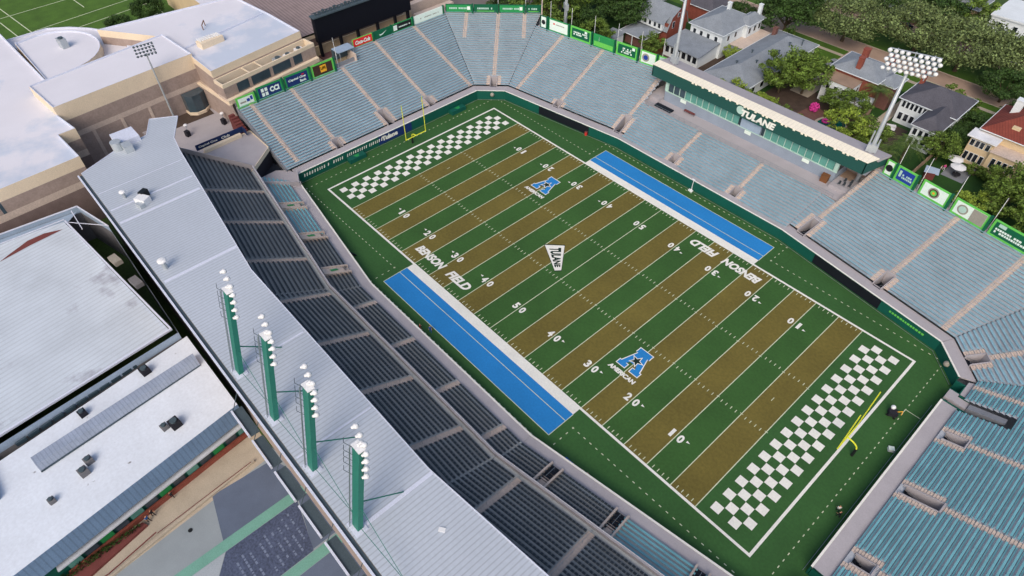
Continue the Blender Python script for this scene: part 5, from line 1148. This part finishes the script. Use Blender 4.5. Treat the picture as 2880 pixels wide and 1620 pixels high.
# fences, pool, garden things
def fence(p, q, hgt, m, label):
    t = thing('garden_fence', label, 'fence', (*p, 0)); d = Vector(q)-Vector(p); n = max(2, int(d.length/2.2)); a = atan2(d.y, d.x); c = (Vector(p)+Vector(q))/2
    MB().box((c.x, c.y, hgt/2), (d.length, .06, hgt-.1), a).build('board_panel', m, t); mb = MB()
    for i in range(n+1): r = Vector(p)+d*i/n; mb.box((r.x, r.y, hgt/2+.05), (.14, .14, hgt+.1), a)
    mb.build('post', m, t)
fence((-12.2, 62), (-12.2, 73), 1.9, 'wood_pale', 'pale wooden fence beside the long low house')
fence((11.8, 63), (11.8, 92), 1.9, 'wood_pale', 'wooden fence between the pool garden and the white house garden')
fence((30.6, 62), (30.6, 86), 1.9, 'wood_pale', 'wooden fence at the left of the green back lawn')
fence((46.5, 64), (46.5, 86), 1.9, 'wood_pale', 'wooden fence at the right of the green back lawn')
fence((-27, 62), (-27, 90), 1.9, 'wood', 'dark wooden fence between the big white house and the long low house')
fence((-44.6, 62), (-44.6, 84), 1.8, 'wood', 'dark wooden fence beside the brick house with barn-like roof')
t = thing('swimming_pool', 'dark green swimming pool with stone edge in the garden behind the press box', 'pool', (7.5, 81, 0)); mb = MB(); mb.quad(*[(7.6+2.9*cos(a)*(1+.15*sin(2*a)), 81+3.6*sin(a), .06) for a in [2*pi*i/20 for i in range(20)]]); mb.build('water', 'water', t)
mb = MB()
for i in range(20):
    a = 2*pi*i/20; b = 2*pi*(i+1)/20; f = lambda a, k: (7.6+2.9*k*cos(a)*(1+.15*sin(2*a)), 81+3.6*k*sin(a), .09)
    mb.quad(f(a, 1), f(b, 1), f(b, 1.22), f(a, 1.22))
mb.build('stone_edge', 'sidewalk', t)
t = thing('pool_float', 'bright pink pool float on the dark green pool', 'pool float', (6.0, 80.9, .1)); mb = MB()
for i in range(10): a = 2*pi*i/10; b = a+2*pi/10; mb.tube((6.1+.75*cos(a), 80.9+.75*sin(a), .3), (6.1+.75*cos(b), 80.9+.75*sin(b), .3), .27, n=6, cap=False)
mb.build('ring', 'pink', t); MB().ball((6.8, 81.3, .9), .25).tube((6.7, 81.2, .3), (6.8, 81.3, .9), .12).build('neck', 'pink', t)
t = thing('flowering_shrub', 'purple flowering shrub beside the pool terrace', 'shrub', (1.4, 83.1, 0)); mb = MB(); rr = random.Random(4)
for i in range(420):
    v = Vector((rr.gauss(0, 1), rr.gauss(0, 1), rr.gauss(0, 1))).normalized()*1.2*rr.uniform(.5, 1); p_ = Vector((1.4, 83.1, 1.2))+v; a = Vector((rr.uniform(-1, 1), rr.uniform(-1, 1), rr.uniform(-1, 1))).normalized()*.18; b = a.orthogonal()*.9; mb.quad(p_-a, p_-b, p_+a, p_+b)
mb.build('foliage', 'pink', t)
sheet('pool_terrace', [(-1, 79.5), (4.4, 78), (4.8, 84.5), (0, 86)], .016, 'brick_dark'); sheet('stone_patio', [(19.5, 74), (24.5, 74), (24, 80.5), (20, 80)], .016, 'wood_pale'); sheet('garden_patio', rect(34.8, 39.6, 80.5, 88), .016, 'concrete_grey')
def umbrella(x, y, label, g_=None):
    t = thing('patio_umbrella', label, 'umbrella', (x, y, 0), g_); MB().tube((x, y, 0), (x, y, 2.6), .04, n=6).build('pole', 'galv', t); mb = MB()
    for i in range(8):
        a = 2*pi*i/8; b = a+2*pi/8; mb.quad((x, y, 2.8), (x+1.7*cos(a), y+1.7*sin(a), 2.3), (x+1.7*cos(b), y+1.7*sin(b), 2.3))
    mb.build('canopy', 'lamp_white', t)
umbrella(35.3, 84.9, 'white round patio umbrella farther from the stadium wall on the green lawn patio', 'white patio umbrellas'); umbrella(37.0, 82.3, 'white round patio umbrella nearer the stadium wall, over the dark patio table', 'white patio umbrellas')
t = thing('patio_table', 'dark patio table under the nearer white umbrella', 'table', (37.4, 82, 0)); MB().tube((37.4, 82, .7), (37.4, 82, .76), .9, n=14).build('top', 'cloth_dark', t); MB().tube((37.4, 82, 0), (37.4, 82, .7), .08).build('leg', 'cloth_dark', t)
t = thing('garden_lounge', 'white garden lounge set behind the white house', 'lounge', (18.4, 90.2, 0)); MB().box((18.2, 90.4, .45), (2.2, 1.0, .3), .5).box((18.9, 89.2, .45), (1.6, .9, .3), .2).build('cushion', 'lamp_white', t); MB().box((18.2, 90.4, .2), (2.3, 1.1, .3), .5).box((18.9, 89.2, .2), (1.7, 1, .3), .2).build('base', 'cloth_dark', t)
t = thing('play_set', 'small red playhouse with grey tarp roof on the back lawn', 'play house', (33.5, 77.2, 0)); MB().box((33.4, 77.1, .8), (2.0, 1.6, 1.6), .4).build('wall', 'dirt_red', t); MB().quad((32.4, 76.0, 1.6), (35.2, 77.2, 1.5), (34.6, 78.6, 2.2), (31.9, 77.8, 2.3)).build('roof', 'grey_fascia', t)
t = thing('garden_gazebo', 'small garden pavilion with dark square skylight behind the right end of the press box', 'pavilion', (27, 63.5, 0)); MB().prism([(25.5, 61.5), (29.5, 61), (30.2, 65), (26.2, 66)], 2.4, 2.7).build('roof', 'wood_pale', t); MB().prism([(26.2, 63.4), (28, 63), (28.4, 65), (26.7, 65.4)], 2.71, 2.74).build('skylight', 'sign_black', t); mb = MB()
for x, y in ((25.8, 61.8), (29.2, 61.4), (29.8, 64.8), (26.4, 65.6)): mb.tube((x, y, 0), (x, y, 2.4), .1)
mb.build('post', 'wood', t)
# ================================================================== trees
def crown(rr, R, H, z0, nc, nl, leaf, flat=.55, open_=0.0):
    mb = MB(); zc = z0+H*.5
    for i in range(nc):
        v = Vector((rr.gauss(0, 1), rr.gauss(0, 1), rr.gauss(0, .8))).normalized(); k = rr.uniform(.45, 1.0)**.6
        c = Vector((v.x*R*k, v.y*R*k, zc+v.z*H*.5*k)); c += Vector((noise.noise(c*.3)*R*.25, noise.noise(c*.3+Vector((9, 0, 0)))*R*.25, 0))
        cr = R*rr.uniform(.16, .30)
        for j in range(nl):
            u = Vector((rr.gauss(0, 1), rr.gauss(0, 1), rr.gauss(0, 1))).normalized(); p_ = c+Vector((u.x*cr, u.y*cr, u.z*cr*flat))*rr.uniform(.55, 1.05)
            a = (Vector((rr.uniform(-1, 1), rr.uniform(-1, 1), rr.uniform(-.6, .6)))).normalized(); s_ = leaf*rr.uniform(.6, 1.3); b = a.cross(u if abs(a.dot(u)) < .95 else Vector((0, 0, 1))).normalized()*s_*.6; a = a*s_
            mb.quad(p_-a, p_-b, p_+a, p_+b)
    return mb
def limbs(rr, R, H, z0, r, n=6):
    mb = MB(); mb.tube((0, 0, 0), (.1, .05, z0*.7), r, r*.75, 9); top = Vector((.1, .05, z0*.7))
    for i in range(n):
        a = 2*pi*i/n+rr.uniform(-.3, .3); e = Vector((cos(a)*R*.42, sin(a)*R*.42, z0+H*.28)); mb.tube(top, e, r*.5, r*.25, 6)
        for s_ in (-.5, .5): mb.tube(e, e+Vector((cos(a+s_)*R*.35, sin(a+s_)*R*.35, H*.2)), r*.24, r*.1, 5)
    mb.tube(top, (0, 0, z0+H*.6), r*.6, r*.2, 7); return mb
def treekind(name, cat, R, H, z0, nc, nl, leaf, mt, r, seed, open_=0):
    rr = random.Random(seed); t = thing(name, 'x', cat, (0, 0, 0)); crown(rr, R, H, z0, nc, nl, leaf).build('crown', mt, t); limbs(rr, R, H, z0, r).build('trunk', 'bark', t); t['used'] = 0; return t
K = {'oak': treekind('oak_tree', 'tree', 10, 8.5, 3.5, 150, 70, .30, 'leaf_oak', .55, 1), 'dark': treekind('evergreen_oak_tree', 'tree', 8, 9, 2.6, 120, 75, .32, 'leaf_dark', .45, 2),
     'mid': treekind('leafy_tree', 'tree', 5, 7, 2.0, 70, 70, .26, 'leaf_mid', .28, 3), 'light': treekind('bright_leafy_tree', 'tree', 4, 5.5, 1.4, 55, 70, .22, 'leaf_light', .2, 4),
     'shrub': treekind('shrub', 'shrub', 2.4, 2.8, .3, 34, 60, .18, 'leaf_mid', .1, 5)}
pt = thing('palm_tree', 'x', 'palm', (0, 0, 0)); mb = MB(); mb.path([(0, 0, 0), (.15, .1, 3), (.1, .2, 6.2)], .26, 8); mb.build('trunk', 'bark', pt); mb = MB(); rr = random.Random(6)
for i in range(34):
    a = 2*pi*i/34*2.4+rr.uniform(-.1, .1); lift = rr.uniform(.1, 1.3); L_ = rr.uniform(3.6, 4.6); prev = None
    for k in range(8):
        f = k/7; r_ = L_*f*cos(lift*.5); z = 6.3+L_*(sin(lift)*f-.75*f*f*(1.1)); p_ = Vector((r_*cos(a), r_*sin(a), z)); sd_ = Vector((-sin(a), cos(a), 0))
        if prev is not None:
            for sg in (-1, 1):
                for q_ in range(3):
                    b0 = prev.lerp(p_, q_/3); w = .75*sin(pi*min(1, f*.9+.1))+.1; tip = b0+sd_*sg*w+Vector((cos(a)*.25, sin(a)*.25, -.28)); mb.quad(b0, b0+Vector((cos(a)*.10, sin(a)*.10, 0)), tip)
        prev = p_
mb.build('fronds', 'leaf_palm', pt); pt['used'] = 0; K['palm'] = pt
GR = {'oak': 'street oaks', 'dark': 'dark evergreen oaks', 'mid': 'leafy yard trees', 'light': 'bright green yard trees', 'shrub': 'yard shrubs', 'palm': 'palms in the yards'}
TR = [('dark', -27.5, 115.5, 1.1, 'round dark tree between the big white house and the street'), ('oak', -12.9, 123.3, 1.05, 'broad pale oak over the street beside the long low house'), ('oak', 4.5, 131, 1.05, 'pale oak over the median just right of the tall floodlight tower head'), ('oak', 17, 129.5, 1.15, 'widest pale oak over the median above the dark roofed house'), ('oak', 28, 134, .9, 'small pale oak over the median near the white parked car'),
  ('mid', -9.6, 84.5, .95, 'leafy tree at the side of the long low house, nearer the stadium'), ('mid', -5.2, 88.5, .9, 'leafy tree beside the long low house, nearer the brick house'), ('mid', -8.5, 95, .7, 'small leafy tree at the driveway by the long low house'),
  ('light', -18.5, 68.5, .75, 'bright bush behind the press box in front of the long low house window'), ('light', -14, 69.6, .8, 'bright bush second from the left behind the press box'), ('mid', -9.8, 70, .55, 'green bush third from the left behind the press box'), ('light', -5.5, 69.4, .75, 'bright bush fourth from the left behind the press box'), ('mid', -1.3, 69.6, .5, 'green bush fifth from the left behind the press box'), ('light', 2.6, 70.6, .6, 'bright bush nearest the pool behind the press box'),
  ('light', 13.6, 74.5, 1.0, 'yellow green round tree beyond the press box roof, left of the tall pole'), ('mid', 17.4, 77.2, .7, 'darker round tree just left of the tall pole base'), ('palm', 11.5, 92.5, 1.05, 'palm beside the brick house with the white wing'), ('palm', 27.2, 75.4, 1.1, 'large palm in front of the white window-lined wing'), ('palm', 24.8, 71.0, .8, 'smaller palm crowding the large palm by the stadium wall'),
  ('mid', 4.9, 87.4, .6, 'dark narrow tree against the weathered white wing'), ('mid', 9, 86.5, .65, 'leafy tree between the pool and the palm'), ('dark', 32.8, 92, .5, 'dark tree between the white house and the tan house'), ('dark', 32.5, 99.5, .55, 'dark tree behind the gap between the white and tan houses'), ('mid', 31.6, 85, .6, 'leafy tree at the corner of the green back lawn'), ('shrub', 40, 85.4, .9, 'shrub against the tan house terrace'), ('shrub', 43.5, 85.6, 1.0, 'shrub at the right of the tan house terrace'),
  ('dark', 31.5, 121.8, .75, 'round dark tree on the verge at the right frame edge'), ('dark', 39, 112, .6, 'dark tree behind the red tiled house'), ('shrub', 22.5, 111.5, 1.5, 'pale shrub cluster behind the dark roofed house'), ('shrub', 27.5, 110.5, 1.3, 'shrub at the corner behind the dark roofed house'),
  ('dark', -17, 146.5, .95, 'dark tree on the far side of the second street at the top edge'), ('dark', 1.5, 152, .85, 'dark green tree right of the parked dark cars'), ('mid', 7.5, 157, 1.2, 'leafy tree at the top edge left of the red car'), ('dark', 13, 149.5, .5, 'dark tree in front of the large white house'), ('dark', 25.5, 147.8, .5, 'dark hedge tree right of the red brick steps'), ('dark', 32, 149, .6, 'dark hedge tree farthest right by the red brick steps'), ('mid', -4.5, 166, 1.2, 'leafy tree behind the tan house at the top edge'),
  ('dark', -91, 61, .7, 'dark tree left of the trees beyond the top corner signs'), ('mid', -83, 64.5, 1.1, 'leafy tree beyond the third top corner sign'), ('mid', -73, 66.5, 1.15, 'leafy tree beyond the short top corner sign'), ('dark', -66, 69, .75, 'dark tree beyond the white sideline sign'), ('dark', -76, 79, .95, 'dark tree at the top edge above the top corner'), ('dark', -62, 84, .95, 'dark tree left of the brick barn-roof house'), ('dark', -87, 76, .9, 'dark tree at the top edge left of the thin poles'), ('mid', -66.5, 95, 1.3, 'leafy tree behind the dark trees left of the brick house'), ('mid', -59, 66, .75, 'yellow green tree just left of the pale shed'), ('dark', -74, 94, .95, 'dark tree far behind the top corner grandstand'),
  ('mid', -46.5, 76.5, .55, 'small dark tree between the brick house porch and the big white house'), ('light', -28.4, 89.8, .5, 'small round bright tree beside the big white house'), ('dark', -41, 112.5, .5, 'dark tree behind the big white house at the top edge'), ('shrub', -24.5, 112.6, .9, 'small shrub on the front lawn of the long low house'),
  ('mid', 47.5, 80, .75, 'leafy tree at the right frame edge beside the back lawn'), ('mid', 49.5, 72.5, .8, 'yellow green tree above the two-row green sign'), ('light', 44.5, 69.5, .7, 'bright tree above the tan and white sign'), ('mid', 55, 77, .9, 'leafy tree right of the back lawn fence'), ('mid', 58, 68, .8, 'leafy tree outside the right end of the far rim'), ('dark', 52, 87, .55, 'dark tree right of the tan house'),
  ('dark', -166.5, -20.5, .62, 'dark round tree between the practice field and the upper white roof'), ('dark', -164, -30.5, .5, 'smaller dark tree left of the round tree by the practice field'), ('shrub', -157, -34.5, 1.3, 'low shrub where the white roofs meet by the practice field'), ('shrub', -158, -58.5, 1.0, 'low shrub at the left corner of the rounded white roof'), ('shrub', -155.5, -53.5, .9, 'low shrub beside the left corner of the rounded white roof'), ('shrub', -153.5, -48, .8, 'low shrub along the curved white roof edge'), ('dark', -12, 178, 1.1, 'large dark tree beyond the far houses'), ('dark', 36, 172, 1.0, 'large dark tree behind the white corner house'), ('dark', -45, 172, 1.1, 'large dark tree beyond the far left houses'), ('mid', -33, 137, .9, 'leafy tree on the median at the top edge')]
rr = random.Random(8)
for k, x, y, s_, lab in TR:
    o = K[k]
    if o['used']: c_ = copy_tree(o)
    else: c_ = o; o['used'] = 1
    if 'used' in c_ and c_ is not o: del c_['used']
    if 62 < y < 100 and k in ('mid', 'light'): s_ *= 1.25
    c_.location = (x, y, 0); c_.rotation_euler = (0, 0, rr.uniform(0, 6.28)); c_.scale = (s_*rr.uniform(.93, 1.07), s_*rr.uniform(.93, 1.07), s_*rr.uniform(.9, 1.1)); c_['label'] = lab; c_['group'] = GR[k]
for o in K.values():
    if 'used' in o: del o['used']
# ================================================================== cars
def car(m, root):
    pr = [(-2.2, .45), (-2.15, .95), (-1.3, 1.05), (-.7, 1.45), (.7, 1.48), (1.35, 1.05), (2.15, .9), (2.25, .45)]
    mb = MB(); n = len(pr)
    for y in (-.88, .88):
        mb.quad(*[(x, y*(.86 if z > 1.2 else 1), z) for x, z in pr])
    for i in range(n):
        (x0, z0), (x1, z1) = pr[i], pr[(i+1) % n]; w0 = .88*(.86 if z0 > 1.2 else 1); w1 = .88*(.86 if z1 > 1.2 else 1); mb.quad((x0, -w0, z0), (x1, -w1, z1), (x1, w1, z1), (x0, w0, z0))
    mb.build('body', m, root)
    mb = MB(); mb.quad((-1.25, -.74, 1.1), (-.75, -.70, 1.42), (-.75, .70, 1.42), (-1.25, .74, 1.1)); mb.quad((1.30, -.74, 1.1), (.76, -.70, 1.44), (.76, .70, 1.44), (1.30, .74, 1.1))
    for s_ in (-1, 1): mb.quad((-1.0, s_*.86, 1.08), (1.1, s_*.86, 1.08), (.65, s_*.78, 1.42), (-.65, s_*.78, 1.40))
    mb.v = [(x*1.01, y*1.01, z+.015) for x, y, z in mb.v]; mb.build('window', 'car_glass', root)
    for x in (-1.35, 1.4):
        for y in (-.82, .82): MB().tube((x, y-.1, .33), (x, y+.1, .33), .33, n=12).build('wheel', 'tyre', root)
    for y in (-.6, .6): MB().box((2.22, y, .72), (.06, .34, .16)).build('headlight', 'lamp_white', root)
CARS = [('car_white', -28.1, 143.7, 0, 'white car on the second street at the top edge'), ('car_black', -10.6, 156, 1.5, 'black car nosed into a driveway, left of the pale car'), ('car_silver', -6.3, 155.4, 1.1, 'pale silver car parked right of the black driveway car'), ('car_black', -4.3, 144.6, 0, 'black car parked on the second street'), ('car_red', 9.0, 160, 1.3, 'dark red car in the driveway left of the large white house'), ('car_blue', 19.2, 143.5, 0, 'dark blue car under the oak crown on the second street'), ('car_white', 26.6, 142.4, 0, 'white car on the second street right of the dark blue car'), ('car_silver', -7.4, 108.5, 1.2, 'silver car in the driveway behind the brick house'), ('car_black', -6.6, 104, 1.35, 'black car in the driveway close to the brick house')]
cp0 = {}
for m, x, y, a, lab in CARS:
    if m in cp0: c_ = copy_tree(cp0[m])
    else: c_ = thing('parked_car', lab, 'car'); car(m, c_); cp0[m] = c_
    c_['label'] = lab; c_['group'] = 'cars parked in the neighbourhood'; c_.location = (x, y, .02); c_.rotation_euler = (0, 0, a)
# ================================================================== people and small things on the field
def person(x, y, z, rz, top, legs, label, step=.18, arm=.25, lean=0.0):
    V = [(0, 0, .95, .15), (0, 0, 1.15, .14), (lean, 0, 1.38, .16), (lean, 0, 1.50, .07), (lean+.02, 0, 1.60, .095), (lean+.02, 0, 1.70, .085)]; E = [(0, 1), (1, 2), (2, 3), (3, 4), (4, 5)]
    for s_ in (-1, 1):
        b = len(V); st = s_*step
        V += [(.0, s_*.11, .88, .10), (st*.6, s_*.12, .48, .07), (st, s_*.12, .08, .05), (st+.16, s_*.13, .04, .045)]; E += [(0, b), (b, b+1), (b+1, b+2), (b+2, b+3)]
        b = len(V); V += [(lean, s_*.20, 1.42, .065), (lean-.02*s_, s_*.27, 1.14, .05), (lean+arm*(1 if s_ > 0 else .4), s_*.27, .93, .036), (lean+arm*(1 if s_ > 0 else .4)+.06, s_*.27, .86, .03)]; E += [(2, b), (b, b+1), (b+1, b+2), (b+2, b+3)]
        h_ = b+3
        for k in range(5):
            c = len(V); q = V[h_]; V.append((q[0]+.045+(.0 if k else -.03), q[1]+(k-2)*.017*(1 if k else 1.6), q[2]-.05+.01*abs(k-2), .011)); E.append((h_, c))
    me = bpy.data.meshes.new('p'); me.from_pydata([v[:3] for v in V], E, []); ob = bpy.data.objects.new('p', me); COL.objects.link(ob)
    md = ob.modifiers.new('s', 'SKIN'); me.skin_vertices[0].data[0].use_root = True
    for i, v in enumerate(V): me.skin_vertices[0].data[i].radius = (v[3], v[3])
    ob.modifiers.new('u', 'SUBSURF').levels = 1; bpy.context.view_layer.update()
    nm = bpy.data.meshes.new_from_object(ob.evaluated_get(bpy.context.evaluated_depsgraph_get())); bpy.data.objects.remove(ob); nm.name = 'person'; nm.materials.clear()
    for q in (legs, top, 'skin', 'cloth_dark'): nm.materials.append(MT[q])
    for p_ in nm.polygons:
        c = p_.center; p_.material_index = 3 if c.z > 1.69 else (2 if c.z > 1.46 or (abs(c.y) > .22 and c.z < 1.12) else (1 if c.z > .95 else 0)); p_.use_smooth = True
    o = bpy.data.objects.new('person', nm); COL.objects.link(o); o.location = (x, y, z); o.rotation_euler = (0, 0, rz); return tag(o, label, 'person')
person(-8.2, -33.9, .01, 1.0, 'cloth_red', 'cloth_red', 'person in red standing by the near sideline wall at midfield')
person(-6.6, -32.8, .01, -.6, 'cloth_blue', 'cloth_blue', 'person in blue beside the person in red at the near sideline')
person(30.8, -33.1, .01, 2.0, 'cloth_orange', 'cloth_red', 'person in orange next to the stacked blue chairs')
person(32.0, -32.8, .01, .4, 'cloth_white', 'cloth_orange', 'person in white and orange right of the stacked blue chairs')
person(60.4, -10.6, .01, 2.6, 'cloth_dark', 'cloth_dark', 'person in dark clothes walking along the near end wall')
person(59.9, -9.9, .01, 2.2, 'cloth_white', 'cloth_dark', 'person in a white top beside the near end wall')
person(-6.3, -83.4, .01, .5, 'cloth_dark', 'cloth_dark', 'person in dark clothes on the plaza walk, near the planter tip')
person(-5.9, -84.2, .01, .5, 'cloth_blue', 'cloth_dark', 'person in blue top on the plaza walk behind the person in dark')
person(-7.1, -80.2, .01, 3.2, 'cloth_dark', 'cloth_dark', 'lone person in dark clothes close to the storefront brick base')
person(34.2, 81.2, .02, 0, 'cloth_white', 'cloth_dark', 'person in a white shirt on the lawn by the patio'); person(34.6, 82.2, .02, 2, 'pink', 'cloth_white', 'person in a pink top on the lawn by the patio')
t = thing('field_cart', 'small dark cart with white top and tan handles behind the near end line', 'cart', (57.5, 11.3, 0)); MB().box((57.5, 11.3, .75), (1.3, 1.1, .8), .5).build('body', 'cloth_dark', t); MB().ball((57.1, 11.7, 1.5), .38).build('top', 'lamp_white', t); mb = MB(); mb.path([(57.9, 11.6, 1.1), (58.5, 12.2, 1.3), (58.6, 11.8, .8)], .06, 5); mb.build('handle', 'sign_gold', t); mb = MB()
for a, b in ((57, 10.8), (58.1, 10.9), (57, 11.9), (58, 12)): mb.tube((a, b-.06, .2), (a, b+.06, .2), .2, n=8)
mb.build('wheel', 'tyre', t)
t = thing('blue_chairs', 'block of stacked blue chairs at the foot of the near sideline wall', 'chairs', (28.8, -33.4, 0)); mb = MB()
for i in range(5):
    for j in range(2): mb.box((27.9+i*.5, -33.5+j*.5, .35+.12*j), (.42, .42, .5), .2)
mb.build('seat', 'cloth_blue', t); MB().box((28.9, -33.3, .06), (2.6, 1.2, .1), .1).build('base', 'cloth_white', t)
t = thing('equipment_box', 'small white box lying by the near end wall', 'box', (60.4, 5.2, 0)); MB().box((60.4, 5.2, .3), (.8, .7, .55), .6).build('case', 'lamp_white', t); MB().box((60.4, 5.2, .6), (.84, .74, .06), .6).build('lid', 'sign_white', t)
t = thing('red_drum', 'small red drum at the foot of the black wall panel on the far sideline', 'drum', (-30.7, 33.0, 0)); MB().tube((-30.6, 33.1, 0), (-30.6, 33.1, .9), .35, n=10).build('barrel', 'cloth_red', t); MB().tube((-30.6, 33.1, .9), (-30.6, 33.1, .96), .37, n=10).build('lid', 'dirt_red', t)
t = thing('camera_mast', 'short pale mast against the green wall opposite midfield', 'mast', (.2, 34.5, 0)); MB().tube((.2, 34.5, 0), (.2, 34.5, 2.9), .07).build('pole', 'lamp_white', t); MB().box((.2, 34.5, 2.95), (.8, .3, .15)).build('head', 'lamp_white', t); MB().box((.2, 34.2, .15), (1.0, .6, .3)).build('base', 'lamp_white', t)
t = thing('tunnel_flag', 'dark folded tarp leaning on the near wall left of the blue sideline box', 'tarp', (-33.8, -32.2, 0)); MB().hexa([(-34.6, -32.6, 0), (-32.6, -31.6, 0), (-32.5, -31.9, 0), (-34.5, -32.9, 0)], [(-34.3, -32.7, .9), (-32.7, -31.9, .5), (-32.6, -32.1, .5), (-34.2, -32.9, .9)]).build('cloth', 'wall_black', t); MB().tube((-34.5, -32.9, 0), (-34.3, -33.2, 1.1), .05).build('pole', 'rail', t)
for k, (y, c) in enumerate(((16.8, 'right'), (-13.6, 'left'))):
    t = thing('barrier_table', 'dark green draped table against the far end wall, %s of the goal post' % c, 'table', (-60.6, y, 0)); MB().bb(-61.2, -59.6, y-2.2, y+2.2, .0, 1.0).build('drape', 'wall_green', t)
    mb = MB(); mb.quad((-60.9, y-.7, 1.01), (-59.9, y-.2, 1.01), (-59.9, y+.5, 1.01), (-60.9, y+.9, 1.01)); mb.build('emblem', 'sign_green', t)
